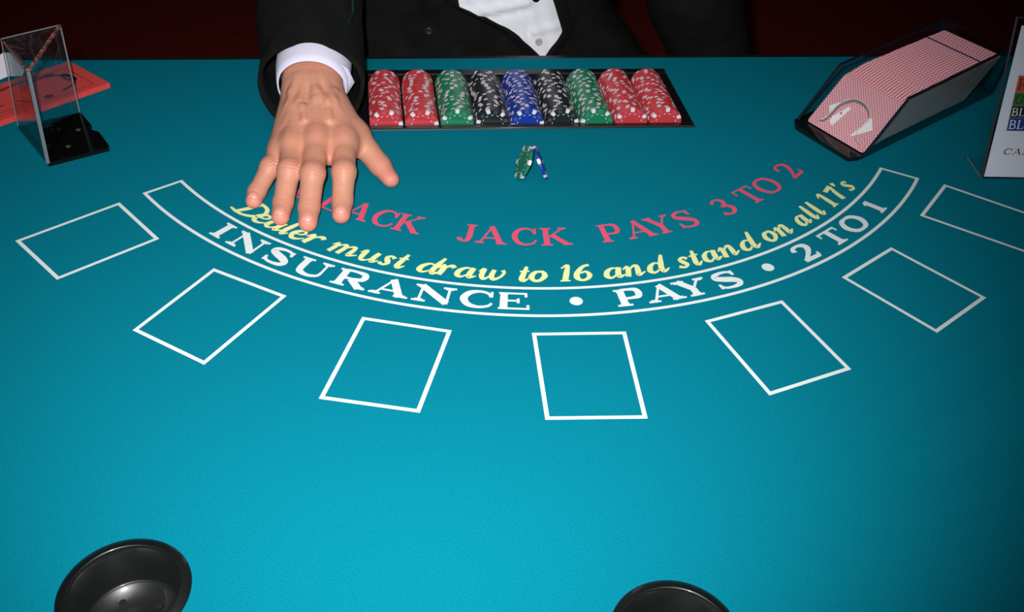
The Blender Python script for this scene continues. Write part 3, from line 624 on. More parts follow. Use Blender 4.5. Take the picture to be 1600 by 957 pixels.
for i in range(ks-1):
    wdt = lambda k: .0014*(.35+.65*sin(pi*k/(ks-1)))*2.1
    q = [card_pt(*offs(i, 0), zz1+.0002), card_pt(*offs(i+1, 0), zz1+.0002), card_pt(*offs(i+1, wdt(i+1)), zz0), card_pt(*offs(i, wdt(i)), zz0)]
    m.add(q, [(0, 1, 2, 3)])
m.build('cutout_edge', mat('polished acrylic edge', (.26, .19, .22), .12, coat=.5), fp, so, smooth=True)['label'] = 'shiny edge of the horseshoe cut-out'
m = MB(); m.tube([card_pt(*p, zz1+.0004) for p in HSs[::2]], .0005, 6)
m.build('rim_highlight', mat('painted rim glint', (.85, .78, .80), .1, spec=1), fp, so, smooth=True)  # pale tube painting the highlight along the cut-out

# ---------------------------------------------------------------- sign holder
SB = Vector((.629, .922, 0)); ST = Vector((.648, 1.015, .15)); srd = Vector((.0472, -.0027, 0)).normalized()
sup = (ST-SB)+srd*.0137; SHH = sup.length; sup.normalize(); sn = srd.cross(sup).normalized()   # faces the players
if sn.y > 0: sn = -sn
sign = thing('sign_holder', tuple(SB), 'clear slanted acrylic sign holder at the right edge holding the chip price sheet', 'sign holder')
def sp(u, v, w_): p = SB+srd*u+sup*v+sn*w_; return p
def spanel(u0, v0, u1, v1, w0, w1): return MB().hexa([sp(u, v, w0) for u, v in ((u0, v0), (u1, v0), (u1, v1), (u0, v1))], [sp(u, v, w1) for u, v in ((u0, v0), (u1, v0), (u1, v1), (u0, v1))])
SW = .127
spanel(-.002, .002, SW+.002, SHH+.002, .0006, .0024).build('front_sheet', clear, sign, tuple(SB))
spanel(-.002, .002, SW+.002, SHH+.002, -.0030, -.0012).build('back_sheet', clear, sign, tuple(SB))
m = MB().tube([sp(-.002, .002, -.0003), sp(-.002, SHH+.002, -.0003), sp(SW+.002, SHH+.002, -.0003)], .0016, 6)
m.build('rim', mat('dark acrylic rim', (.05, .055, .055), .15), sign, tuple(SB))['label'] = 'dark reflecting edge of the acrylic'
ft = MB().box(.627, .9235, .0003, .627+SW+.004, .968, .0023); ft.build('foot', clear, sign, tuple(SB))
MB().tube([(.6268, .9225, .0016), (.6305, .9680, .0016)], .0009, 6).build('foot_edge', mat('painted edge glint', (.20, .24, .25), .2), sign, tuple(SB))  # glint on the foot's edge painted as a grey tube
sheet = thing('price_sheet', tuple(SB), 'white paper sheet listing chip colours on red, green, black and blue bars', 'paper sheet')
MB().hexa([sp(u, v, -.0006) for u, v in ((.0004, .0035), (SW, .0035), (SW, .1725), (.0050, .1725))], [sp(u, v, 0) for u, v in ((.0004, .0035), (SW, .0035), (SW, .1725), (.0050, .1725))]).build('sheet', paper_m, sheet, tuple(SB))
bars = [('RED', .0990, .1174, (.60, .095, .03), (.26, .02, .012)), ('GREEN', .0838, .0988, (.035, .17, .045), (.004, .045, .012)),
        ('BLACK', .0705, .0836, (.006, .006, .008), (.80, .82, .88)), ('BLUE', .0557, .0703, (.01, .04, .26), (.75, .80, .92))]
def sign_text(txt, u, vb, H, Ws, T, t, m, nm, slant=0):
    mb = MB(); zi = 0
    for ch in txt:
        W = H*Ws*(1.15 if ch in 'AGNRCDH' else .95 if ch in 'LEUS' else 1); p = Pen(W, H, T, t); glyph(ch, p)
        for q in p.q:
            pts = [sp(u+W/2+v.x+slant*v.y, vb+v.y, .00022+(zi % 16)*5e-6) for v in q]
            zi += 1; a = sum(q[i].x*q[(i+1) % len(q)].y-q[(i+1) % len(q)].x*q[i].y for i in range(len(q)))
            mb.add(pts if a > 0 else pts[::-1], [tuple(range(len(q)))])
        u += W*1.06
    return mb.build(nm, m, sheet, tuple(SB))
for txt, v0, v1, bc, tc_ in bars:
    b = MB(); b.add([sp(u, v, .00012) for u, v in ((.0142, v0), (.118, v0), (.118, v1), (.0142, v1))], [(0, 1, 2, 3)])
    tag(b.build('colour_bar', mat('bar ink '+txt.lower(), bc, .8), sheet, tuple(SB)), '%s printed bar' % {'RED': 'orange red', 'GREEN': 'green', 'BLACK': 'black', 'BLUE': 'blue'}[txt])
    hh = (v1-v0)*.68
    tag(sign_text(txt, .0155, v0+(v1-v0)*.14, hh, .86, hh*.16, hh*.06, mat('text ink '+txt.lower(), tc_, .8), 'lettering'), 'word %s' % txt)
tag(sign_text('CASH', .0150, .0290, .0068, 1.35, .0013, .0005, mat('black ink', (.01, .01, .012), .8), 'lettering', .2), 'black slanted word CASH')

# ---------------------------------------------------------------- discard holder (triangular clear column on a black plate)
HL, HF, HB = Vector((-.4601, 1.0593, 0)), Vector((-.4048, .9765, 0)), Vector((-.3998, 1.0915, 0)); HR = Vector((-.3477, 1.0078, 0))
TL_, TF_, TB_ = Vector((-.4517, 1.064, .108)), Vector((-.4015, .9862, .108)), Vector((-.3993, 1.1006, .108))
disc = thing('discard_holder', (-.40, 1.03, 0), 'clear acrylic discard holder on a notched black base beside the red notes', 'card holder'); do = (-.40, 1.03, 0)
outl = [(-.4601, 1.0593), (-.4048, .9765), (-.3482, 1.0085), (-.3490, 1.0130), (-.3670, 1.0440), (-.3795, 1.0510), (-.3815, 1.0545), (-.3790, 1.0600), (-.3985, 1.0905)]
MB().slab(outl, [], .0003, .0050).build('base_plate', black_gloss, disc, do)
def wall(b0, b1, t0, t1, thick, centre):
    d = (b1-b0).normalized(); n_ = Vector((-d.y, d.x, 0)); n_ = n_ if n_.dot(centre-b0) > 0 else -n_
    z = Vector((0, 0, .0052)); m = MB(); return m.hexa([b0+z, b1+z, b1+z+n_*thick, b0+z+n_*thick], [t0, t1, t1+n_*thick, t0+n_*thick])
cen = (HL+HF+HB)/3; cz = Vector((0, 0, 0))
e1 = .0045
d1 = (HF-HL).normalized(); d2 = (HB-HL).normalized(); d3 = (HF-HB).normalized()
wall(HL+d1*.0062, HF-d1*.006, TL_+d1*.0062, TF_-d1*.006, .0036, cen).build('clear_wall', clear, disc, do)['label'] = 'clear left wall'
wall(HL+d2*.002, HB-d2*.002, TL_+d2*.002, TB_-d2*.002, .0036, cen).build('clear_wall', clear, disc, do)['label'] = 'clear far wall'
wall(HB+d3*.0062, HF-d3*.001, TB_+d3*.0062, TF_-d3*.001, .0036, cen).build('clear_wall', clear, disc, do)['label'] = 'clear diagonal wall'
edge_pink = mat('acrylic edge with painted red glints', (.34, .13, .12), .12, noise=(240, .9), coat=.5)  # reflected and refracted red painted into the edge colour
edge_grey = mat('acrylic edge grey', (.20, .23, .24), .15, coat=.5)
z5 = Vector((0, 0, .0052))
for a_, b_, r_, m_, l_ in ((TL_+d1*.004, TF_-d1*.002, .0014, edge_pink, 'left wall top edge'), (TL_, TB_, .0008, edge_grey, 'far wall top edge'), (TB_+d3*.003, TF_-d3*.004, .0022, edge_pink, 'diagonal wall top edge'),
                           (HF+z5, TF_, .0021, edge_grey, 'front upright edge'), (HB+z5, TB_, .0010, edge_grey, 'right upright edge'), (HL+z5, TL_, .0007, edge_grey, 'left upright edge')):
    MB().tube([a_, a_*.75+b_*.25, (a_+b_)/2, b_], r_, 6).build('wall_edge', m_, disc, do)['label'] = l_
for x, y in ((-.3971+.006, 1.0493), (-.3967+.004, 1.0119)):
    MB().lathe([(.0030, .0), (.0028, .0008), (.0001, .0011)], 14, (x, y, .0050)).build('screw', mat('dull screw', (.045, .045, .035), .5), disc, do, smooth=True)

# ---------------------------------------------------------------- bundle of red play notes
note_m = mat('red note paper', (.86, .080, .075), .85, noise=(300, .08)); note_dark = mat('dark red printing', (.13, .018, .012), .85, noise=(500, .3))
note_line = mat('brown red printing', (.30, .028, .022), .85, noise=(500, .2))
nA, nB = Vector((-.4448, 1.2241, 0)), Vector((-.3816, 1.1629, 0))    # far and near corner of the right end
nd = (Vector((-.5093-.002, 1.1579+.004, 0))-nA).normalized(); nw = Vector((-nd.y, nd.x, 0)); nw = nw if nw.y < 0 else -nw
NL, NW = .190, (nB-nA).length
nd2 = nd
skew = (nB-nA).normalized()
NT = 22; zt = .00028
for k in range(NT):
    j = Vector((random.uniform(-.0006, .0006), random.uniform(-.0006, .0006), 0))*(k != NT-1); a = nA+j; sk = skew
    z0_, z1_ = .0002+k*zt, .0002+(k+1)*zt-.00002
    q = [a, a+sk*NW, a+sk*NW+nd*NL, a+nd*NL]
    m = MB().hexa([(p.x, p.y, z0_) for p in q][::-1], [(p.x, p.y, z1_) for p in q][::-1])
    o = m.build('play_note', note_m, None, (nA.x, nA.y, z0_))
    tag(o, 'top red play money note with dark ornate printing, beside the discard holder' if k == NT-1 else 'plain-edged red play note in the bundle under the printed top note', 'banknote', 'bundle of red play notes')
top = o
def nmap(s, t): p = nA+nd*(s*NL)+skew*(t*NW); return (p.x, p.y)       # s along from right end, t across
def nprint(name, polys, m, dz, lab=None):
    mb = MB(); z = .0002+NT*zt+dz
    for q in polys: flat(mb, [nmap(*p) for p in q], z)
    o = mb.build(name, m, top, top['_o'])
    o.location = (0, 0, 0)
    if lab: o['label'] = lab
def ring(cs, ct, rs, rt, w0, w1, a0, a1, n=24, wob=0):
    out = []
    for i in range(n):
        qq = []
        for a, r in ((i, w0), (i, w1), (i+1, w1), (i+1, w0)):
            an = a0+(a1-a0)*a/n; rr = r*(1+wob*sin(9*an)); qq.append((cs+rs*rr*cos(an), ct+rt*rr*sin(an)))
        out.append(qq)
    return out
def rectline(s0, t0, s1, t1, w_):
    q = [(s0, t0), (s1, t0), (s1, t1), (s0, t1)]; r = [(s0+w_, t0+w_*2), (s1-w_, t0+w_*2), (s1-w_, t1-w_*2), (s0+w_, t1-w_*2)]
    return [[q[i], q[(i+1) % 4], r[(i+1) % 4], r[i]] for i in range(4)]
nprint('border_line', rectline(.07, .14, .95, .90, .004)+rectline(.075, .17, .945, .87, .0025), note_line, .00004, 'dark red printed border')
orn = ring(.27, .50, .155, .27, .90, 1.08, radians(95), radians(335), 30, .03)
orn += ring(.36, .24, .20, .09, .7, 1.05, radians(180), radians(350), 24, .05)
orn += ring(.135, .46, .034, .15, .35, 1.0, 0, 2*pi, 24, .05)
orn += [[(.36+.03*cos(a)*(1+.18*sin(6*a)), .80+.055*sin(a)) for a in [2*pi*k/18 for k in range(18)]]]
nprint('ornament', orn, note_dark, .00007, 'dark ornate scrollwork and seal')
marks = [[(.66, .50), (.72, .46), (.80, .54), (.78, .58), (.71, .53)], [(.60, .62), (.74, .60), (.75, .62), (.61, .645)], [(.70, .68), (.73, .66), (.735, .70), (.71, .72)], [(.49, .66), (.51, .63), (.515, .68)], [(.52, .80), (.9, .80), (.9, .81), (.52, .81)]]
nprint('lettering_marks', marks, note_dark, .00007, 'dark printed marks')

# white folded card at the far left
wc = thing('folded_card', (-.52, 1.18, 0), 'small white folded card standing behind the discard holder at the left edge', 'folded card'); wo = (-.52, 1.18, 0)
q = [(-.5365, 1.1801, .0), (-.5172, 1.1807, .0022), (-.5073, 1.1819, .0060), (-.4898, 1.1820, .0063), (-.4865, 1.1838, .0126), (-.5002, 1.1898, .0326), (-.5093, 1.1898, .0327), (-.5171, 1.1880, .0268), (-.5348, 1.1827, .0092)]
MB().hexa([(x, y, z+.0003) for x, y, z in q], [(x, y+.0012, z+.0003) for x, y, z in q]).build('front_leaf', paper_m, wc, wo)
MB().hexa([(-.5365, 1.206, .0003), (-.4900, 1.206, .0003), (-.5002, 1.1914, .0325), (-.5093, 1.1914, .0325)], [(-.5365, 1.2072, .0003), (-.4900, 1.2072, .0003), (-.5002, 1.1926, .0329), (-.5093, 1.1926, .0329)]).build('back_leaf', paper_m, wc, wo)

# ---------------------------------------------------------------- the dealer
# signed distance shapes meshed with surface nets
class Field:
    def __init__(s, lo, hi, h):
        s.lo = np.array(lo, np.float32); s.h = h; s.n = np.ceil((np.array(hi)-lo)/h).astype(int)+1
        s.f = np.full(s.n, .03, np.float32)
        s.ax = [s.lo[i]+h*np.arange(s.n[i], dtype=np.float32) for i in range(3)]
    def win(s, lo, hi, pad):
        a = np.maximum(((np.array(lo)-pad-s.lo)/s.h).astype(int), 0); b = np.minimum(((np.array(hi)+pad-s.lo)/s.h).astype(int)+2, s.n)
        sl = tuple(slice(a[i], b[i]) for i in range(3))
        X, Y, Z = np.meshgrid(*[s.ax[i][sl[i]] for i in range(3)], indexing='ij'); return sl, X, Y, Z
    def cone(s, a, b, ra, rb, k=.006, squash=None, sub=False):
        a = np.array(a, float); b = np.array(b, float); r = max(ra, rb)
        sl, X, Y, Z = s.win(np.minimum(a, b)-r, np.maximum(a, b)+r, k+.004)
        if X.size == 0: return
        ba = b-a; L = (ba@ba)+1e-12
        t = np.clip(((X-a[0])*ba[0]+(Y-a[1])*ba[1]+(Z-a[2])*ba[2])/L, 0, 1)
        dx, dy, dz = X-a[0]-t*ba[0], Y-a[1]-t*ba[1], Z-a[2]-t*ba[2]
        if squash is not None:   # flatten along a direction
            q = np.array(squash[:3], float); q /= np.linalg.norm(q); dn = dx*q[0]+dy*q[1]+dz*q[2]; e = squash[3]-1
            dx, dy, dz = dx+dn*e*q[0], dy+dn*e*q[1], dz+dn*e*q[2]
        d = np.sqrt(dx*dx+dy*dy+dz*dz)-(ra+(rb-ra)*t)
        s.mix(sl, d, k, sub)
    def ell(s, c, r, k=.01, sub=False):
        sl, X, Y, Z = s.win(np.array(c)-r, np.array(c)+r, k+.004)
        if X.size == 0: return
        q = np.sqrt(((X-c[0])/r[0])**2+((Y-c[1])/r[1])**2+((Z-c[2])/r[2])**2)
        s.mix(sl, (q-1)*min(r), k, sub)
    def mix(s, sl, d, k, sub=False):
        f = s.f[sl]
        if sub: d = -d; h = np.clip(.5-.5*(f-d)/k, 0, 1); s.f[sl] = f*(1-h)+d*h+k*h*(1-h); return
        h = np.clip(.5+.5*(f-d)/k, 0, 1); s.f[sl] = f*(1-h)+d*h-k*h*(1-h)
    def mesh(s):
        f = s.f; nx, ny, nz = f.shape; ins = f < 0
        c = [ins[i:nx-1+i, j:ny-1+j, k:nz-1+k] for i in (0, 1) for j in (0, 1) for k in (0, 1)]
        cnt = sum(x.astype(np.int8) for x in c); act = (cnt > 0) & (cnt < 8)
        idx = np.argwhere(act); vid = np.full(act.shape, -1, np.int64); vid[act] = np.arange(len(idx))
        P = np.zeros((len(idx), 3)); W_ = np.zeros(len(idx)); I, J, K_ = idx.T
        cor = [(i, j, k) for i in (0, 1) for j in (0, 1) for k in (0, 1)]
        for a in range(8):
            for b in range(a+1, 8):
                if sum(abs(cor[a][q]-cor[b][q]) for q in range(3)) != 1: continue
                fa = f[I+cor[a][0], J+cor[a][1], K_+cor[a][2]]; fb = f[I+cor[b][0], J+cor[b][1], K_+cor[b][2]]
                m_ = (fa < 0) != (fb < 0); t = np.where(m_, fa/np.where(m_, fa-fb, 1), 0)
                for q in range(3): P[:, q] += np.where(m_, cor[a][q]+(cor[b][q]-cor[a][q])*t, 0)
                W_ += m_
        P = P/W_[:, None]+idx; V = s.lo+P*s.h
        faces = []
        for ax in range(3):
            o1, o2 = [(1, 2), (2, 0), (0, 1)][ax]
            sh = [slice(1, -1)]*3; sh[ax] = slice(0, -1) if False else slice(None, -1)
            A = ins.take(range(0, ins.shape[ax]-1), ax); B = ins.take(range(1, ins.shape[ax]), ax); e = np.argwhere(A != B)
            e = e[(e[:, o1] > 0) & (e[:, o2] > 0) & (e[:, o1] < ins.shape[o1]-1) & (e[:, o2] < ins.shape[o2]-1)]
            def g(d1, d2):
                q = e.copy(); q[:, o1] -= d1; q[:, o2] -= d2; return vid[q[:, 0], q[:, 1], q[:, 2]]
            F_ = np.stack([g(1, 1), g(0, 1), g(0, 0), g(1, 0)], 1); fl = ins[e[:, 0], e[:, 1], e[:, 2]]
            F_[~fl] = F_[~fl][:, ::-1]; faces.append(F_)
        return V, np.concatenate(faces)
Wc = np.array([-.1205, 1.0304, .066]); FA = np.array([0.0, .95, .31]); FA /= np.linalg.norm(FA)
J = dict(
 index=[(-.0835, .9495, .0420), (-.0822, .9015, .0338), (-.0842, .8780, .0135), (-.0848, .8600, .0090)],
 middle=[(-.1120, .9465, .0450), (-.1135, .8955, .0358), (-.1168, .8655, .0145), (-.1172, .8470, .0092)],
 ring=[(-.1375, .9445, .0410), (-.1385, .9065, .0335), (-.1440, .8775, .0130), (-.1455, .8590, .0088)],
 pinky=[(-.1520, .9490, .0320), (-.1608, .9265, .0255), (-.1735, .9020, .0115), (-.1758, .8900, .0082)])
RAD = dict(index=(.0126, .0119, .0108, .0094), middle=(.0130, .0120, .0109, .0096), ring=(.0122, .0116, .0104, .0092), pinky=(.0108, .0102, .0094, .0084))
def hand():
    F_ = Field((-.215, .825, -.004), (.0, 1.20, .150), .0010)
    side_v = np.array([1., 0, 0])
    wr = {'index': (.0160, .006), 'middle': (.0070, .009), 'ring': (-.0055, .009), 'pinky': (-.0155, .004)}
    for n_, pts in J.items():
        r = RAD[n_]; w0 = Wc+np.array([wr[n_][0], -.004, wr[n_][1]-.008])
        F_.cone(w0, pts[0], .0165, r[0]*1.06, .011)
        F_.cone(w0+np.array([0, -.01, -.012]), np.array(pts[0])+[0, .006, -.012], .015, .0110, .010)   # palm side
    F_.cone(np.array(J['index'][0])+[-.002, .006, -.003], np.array(J['pinky'][0])+[.002, .006, -.003], .0105, .0095, .010)
    for n_, pts in J.items():
        r = RAD[n_]
        for i in range(3): F_.cone(pts[i], pts[i+1], r[i]*(.97 if i == 0 else 1), r[i+1], .0035 if i else .008, squash=(0, -.3, 1, 1.07))
        F_.ell(np.array(pts[1])+[0, .0, .0016], np.array([r[1]*.84, r[1]*.95, r[1]*.88]), .007)
        F_.ell(np.array(pts[0])+[0, .004, .0042], np.array([.0080, .0125, .0090]), .008)
    K4 = ['index', 'middle', 'ring', 'pinky']
    for a_, b_ in zip(K4[:-1], K4[1:]):
        A_, B_ = (np.array(J[q][0])*.72+np.array(J[q][1])*.28 for q in (a_, b_)); F_.cone(A_+[0, 0, -.006], B_+[0, 0, -.006], .0075, .0072, .006)
        M0 = (np.array(J[a_][0])+np.array(J[b_][0]))/2; M1 = (np.array(J[a_][0])*.62+np.array(J[a_][1])*.38+np.array(J[b_][0])*.62+np.array(J[b_][1])*.38)/2
        F_.cone(M0+[0, .006, -.001], M1+[0, 0, -.007], .0090, .0068, .006)
    # thumb
    T0, T1, T2, T3 = (-.0980, 1.006, .052), (-.0735, .9740, .036), (-.0470, .9450, .0150), (-.0360, .9275, .0088)
    F_.cone(T0, T1, .0180, .0150, .012); F_.cone(T1, T2, .0148, .0114, .008); F_.cone(T2, T3, .0116, .0098, .006, squash=(.5, .3, 1, 1.1))
    F_.cone((-.0790, .975, .036), (-.0850, .948, .036), .0125, .0105, .014)
    # heel of the hand and wrist
    F_.cone(Wc+[-.014, -.016, -.018], (-.150, .960, .024), .016, .0125, .014)
    for dx in (-.0095, 0, .0090): F_.cone(Wc+[dx, -.002, 0], Wc+FA*.15+[dx*1.6, 0, 0], .0222, .027, .010)
    F_.ell(Wc+[-.020, .010, .010], np.array([.010, .012, .011]), .008)
    # tendons and veins on the back
    for n_, x in (('index', .016), ('middle', .006), ('ring', -.006), ('pinky', -.016)):
        p = np.array(J[n_][0]); r = RAD[n_][0]
        a = p+[0, .012, r*1.06-.0012]; b = Wc+np.array([x*.8, -.012, .0185]); m_ = (a+b)/2+[0, 0, .0012]; F_.cone(a+[0, .004, -.0036], m_, .0026, .0026, .006); F_.cone(m_, b-[0, 0, .002], .0026, .0018, .007)
    for pl in ([(-.146, .966, .0545), (-.137, .985, .0672), (-.140, 1.004, .0755), (-.132, 1.020, .083)], [(-.125, .962, .0655), (-.127, .978, .0705), (-.137, .985, .0672)],
               [(-.098, .964, .0640), (-.101, .985, .0725), (-.094, 1.004, .0768)], [(-.101, .985, .0725), (-.113, .998, .0795), (-.118, 1.016, .0868)]):
        for a, b in zip(pl[:-1], pl[1:]): F_.cone(np.array(a)-[0, 0, .0026], np.array(b)-[0, 0, .0026], .0019, .0019, .007)
    # crease valleys across the finger joints, webs between fingers
    sl, X, Y, Z = F_.win((-.2, .84, 0), (-.02, .98, .1), 0); add = np.zeros_like(X)
    for n_, pts in J.items():
        for i, amp, sg in ((1, .00075, .0062), (2, .00040, .0034)):
            p = np.array(pts[i]); t = np.array(pts[i+1])-np.array(pts[i-1]); t = t/np.linalg.norm(t)
            u = (X-p[0])*t[0]+(Y-p[1])*t[1]+(Z-p[2])*t[2]; rad = np.sqrt(np.maximum((X-p[0])**2+(Y-p[1])**2+(Z-p[2])**2-u*u, 0))
            add += amp*np.cos(2*pi*(u+.0006*np.sin(X*900))/.0036)*np.exp(-(u/sg)**2)*np.exp(-(rad/.016)**4)*(Z > p[2]-.001)
    F_.f[sl] += add
    sl, X, Y, Z = F_.win((-.2, .95, .02), (0, 1.1, .12), 0)
    F_.f[sl] += .00014*np.sin(X*420+5*np.sin(Y*130))*np.sin(Y*520+3*np.sin(X*210))
    sl = (slice(None), slice(None), slice(None)); F_.f[:, :, :5] = np.maximum(F_.f[:, :, :5], (.0006-F_.ax[2][:5])[None, None, :])
    F_.f[:, -1, :] = .01
    return F_.mesh()
HV, HFc = hand()
redn = np.full(len(HV), .28, np.float32)
for n_, pts in J.items():
    for i, (rr, amt) in {0: (.012, .30), 1: (.010, .30), 3: (.014, .75)}.items():
        p = np.array(pts[i])+([0, 0, .008] if i < 3 else [0, -.006, 0]); redn += amt*np.exp(-((HV-p)**2).sum(1)/rr**2)
redn += .8*np.exp(-((HV-np.array([-.034, .926, .010]))**2).sum(1)/.02**2)
# coarse figure under the clothes: arms, trunk, neck, head, legs
bx, by = .11, 1.42
def lower_body():
    F_ = Field((-.30, 1.00, -.93), (.62, 1.66, .90), .010)
    k = .03
    F_.ell((bx, by, .22), np.array([.15, .10, .30]), k); F_.ell((bx, by, -.03), np.array([.155, .10, .14]), k)
    F_.cone((bx-.17, by-.02, .43), (bx+.17, by-.02, .43), .058, .058, k); F_.cone((bx, by, .44), (bx, by-.02, .56), .062, .055, k)
    F_.ell((bx, by-.02, .69), np.array([.077, .096, .118]), .02); F_.ell((bx, by-.055, .625), np.array([.05, .055, .045]), .02)
    F_.cone((bx, by-.112, .70), (bx, by-.126, .668), .010, .015, .008)                       # nose
    for s in (-1, 1):
        F_.ell((bx+s*.080, by-.01, .685), np.array([.010, .020, .033]), .008)                   # ear
        F_.ell((bx+s*.032, by-.118, .70), np.array([.016, .012, .011]), .008, sub=True)       # eye socket
        F_.cone((bx+s*.085, by, -.06), (bx+s*.10, by, -.48), .080, .052, k); F_.cone((bx+s*.10, by, -.48), (bx+s*.105, by+.01, -.87), .050, .036, k)
    F_.cone((bx-.022, by-.112, .636), (bx+.022, by-.112, .636), .007, .007, .004)
    el = Wc+FA*.25
    F_.cone((bx-.19, by-.02, .42), (el[0]-.01, el[1]+.01, el[2]), .046, .040, k); F_.cone(el, Wc+FA*.09, .040, .031, .02)
    F_.cone((bx+.19, by-.02, .42), (.375, 1.43, .13), .046, .036, k); F_.cone((.375, 1.43, .13), (.462, 1.415, -.115), .036, .026, k)
    F_.ell((.478, 1.41, -.175), np.array([.026, .040, .060]), .02)
    return F_.mesh()
BV, BF = lower_body()
person = thing('person', (bx, by, -Z0), 'dealer in a black suit and white shirt, palm spread on the felt', 'person'); pO = (bx, by, -Z0)
def np_obj(name, V, Fc, m, parent, smooth=True, red=None):
    me = bpy.data.meshes.new(name); V = np.asarray(V, np.float64)-np.array(pO)
    me.vertices.add(len(V)); me.vertices.foreach_set('co', V.ravel().astype(np.float32))
    n = len(Fc); me.loops.add(4*n); me.loops.foreach_set('vertex_index', np.asarray(Fc, np.int32).ravel())
    me.polygons.add(n); me.polygons.foreach_set('loop_start', np.arange(0, 4*n, 4, dtype=np.int32)); me.polygons.foreach_set('loop_total', np.full(n, 4, np.int32))
    me.update(calc_edges=True); me.validate(); me.materials.append(m)
    me.polygons.foreach_set('use_smooth', [smooth]*len(me.polygons))
    if red is not None:
        at = me.attributes.new('redness', 'FLOAT', 'POINT'); at.data.foreach_set('value', red)
    o = bpy.data.objects.new(name, me); COL.objects.link(o); o.parent = parent; o['_o'] = pO; return o
def relax(V, Fc, it=2, lam=.5):
    e = np.concatenate([Fc[:, [0, 1]], Fc[:, [1, 2]], Fc[:, [2, 3]], Fc[:, [3, 0]]]); e = np.concatenate([e, e[:, ::-1]])
    deg = np.bincount(e[:, 0], minlength=len(V))[:, None]
    for _ in range(it):
        S_ = np.stack([np.bincount(e[:, 0], weights=V[e[:, 1], q], minlength=len(V)) for q in range(3)], 1); V = V+(S_/np.maximum(deg, 1)-V)*lam
    return V
HV = relax(np.asarray(HV, float), HFc, 4, .5); BV = relax(np.asarray(BV, float), BF, 3)
body = np_obj('body', np.concatenate([HV, BV]), np.concatenate([HFc, BF+len(HV)]), skin_m, person, red=np.concatenate([redn, np.full(len(BV), .3, np.float32)]))
# fingernails
for n_, tilt in (('index', 0), ('middle', 0), ('ring', .02), ('pinky', -.1)):
    p2, p3 = np.array(J[n_][2]), np.array(J[n_][3]); t = p3-p2; t[2] *= .8; t /= np.linalg.norm(t); sd = np.cross(t, [0, 0, 1]); sd /= np.linalg.norm(sd); up = np.cross(sd, t)
    r = RAD[n_][3]*1.00; c = p3-t*.0010; m = MB(); G = 8; nv_ = []
    hl = .0058 if n_ != 'pinky' else .0044
    for i in range(G+1):
        for j in range(G+1):
            u, v = -1+2*i/G, -1+2*j/G
            uu = u*sqrt(1-v*v*.45); vv = v*sqrt(1-u*u*.45)
            a = uu*.80; rr = r+.0006-.0005*(max(abs(u), abs(v))**4)
            q = c+t*vv*hl+sd*sin(a)*rr*.92+up*(cos(a)*rr*.98+.0004-max(vv, 0)**2*.0022)
            nv_.append(q)
    m.add(nv_, [(i*(G+1)+j, i*(G+1)+j+1, (i+1)*(G+1)+j+1, (i+1)*(G+1)+j) for i in range(G) for j in range(G)])
    o = m.build('fingernail', nail_m, body, pO, smooth=True); o.location = (0, 0, 0)
# shirt cuff and jacket sleeve: lofted rings round the forearm
def loft(rings, thick_in=None):
    m = MB(); n = len(rings[0]); vs = [p for r in rings for p in r]
    m.add(vs, [(i*n+k, i*n+(k+1) % n, (i+1)*n+(k+1) % n, (i+1)*n+k) for i in range(len(rings)-1) for k in range(n)]); return m
def ringat(c, ax, rx, ry, n=56, wob=0, ph=0, sag=0):
    ax = Vector(ax).normalized(); s_ = ax.cross(Vector((0, 0, 1))).normalized(); u_ = s_.cross(ax); out = []
    for i in range(n):
        a = 2*pi*i/n; k = 1+wob*(sin(3*a+ph)+.6*sin(5*a+2*ph)+.4*sin(8*a-ph))
        q = Vector(c)+s_*cos(a)*rx*k+u_*sin(a)*ry*k
        if sin(a) < 0: q = q-u_*(-sin(a))*sag
        out.append(q)
    return out
cax = Vector((.02, .97, .16)); wc_ = Vector(Wc)
cuff = []
for d, rx, ry in ((.0, .0362, .0338), (-.0006, .0370, .0346), (-.0003, .0382, .0356), (.010, .0402, .0372), (.024, .0418, .0388), (.045, .0420, .0390)):
    cuff.append(ringat(wc_+Vector((-.0012, .0015, -.001))+cax*d+Vector((0, 0, .10*d)), cax, rx, ry, wob=.006, ph=1))
inner_c = [ringat(wc_+Vector((-.0012, .0015, -.001))+cax*d+Vector((0, 0, .10*d)), cax, rx, ry, wob=.006, ph=1) for d, rx, ry in ((.045, .0400, .0372), (.0, .0362, .0338))]
loft(inner_c+cuff).build('shirt_cuff', cuff_m, person, pO, smooth=True)['label'] = 'white buttoned shirt cuff'
# gaping flap of the cuff on the thumb side
fl = MB(); a0 = ringat(wc_+cax*.001, cax, .0385, .0355); a1 = ringat(wc_+cax*.026, cax, .046, .0365)
seg = list(range(-4, 4))
fl_in = [(-0.0956, 1.037, 0.0892), (-0.0907, 1.037, 0.08), (-0.088, 1.037, 0.0691), (-0.0866, 1.037, 0.0582)]; fl_out = [(-0.0927, 1.04, 0.093), (-0.0809, 1.04, 0.0823), (-0.0749, 1.04, 0.066), (-0.0844, 1.04, 0.0511)]
fl.add(fl_in+fl_out+[(x, y+.002, z) for x, y, z in fl_in+fl_out], [(i, i+1, 4+i+1, 4+i) for i in range(3)]+[(8+i, 12+i, 12+i+1, 8+i+1) for i in range(3)]+[(4+i, 5+i, 13+i, 12+i) for i in range(3)])
fl.build('cuff_flap', cuff_m, person, pO, smooth=True)['label'] = 'open flap of the shirt cuff'
slv = []
sp_pts = [Vector((-.1230, 1.0395, .0630)), Vector((-.1240, 1.09, .075)), Vector((-.1290, 1.15, .100)), Vector((-.1350, 1.22, .125)), Vector((-.1370, 1.285, .165)), Vector((-.1250, 1.33, .24)), Vector((-.1000, 1.37, .34)), Vector((-.075, 1.395, .42))]
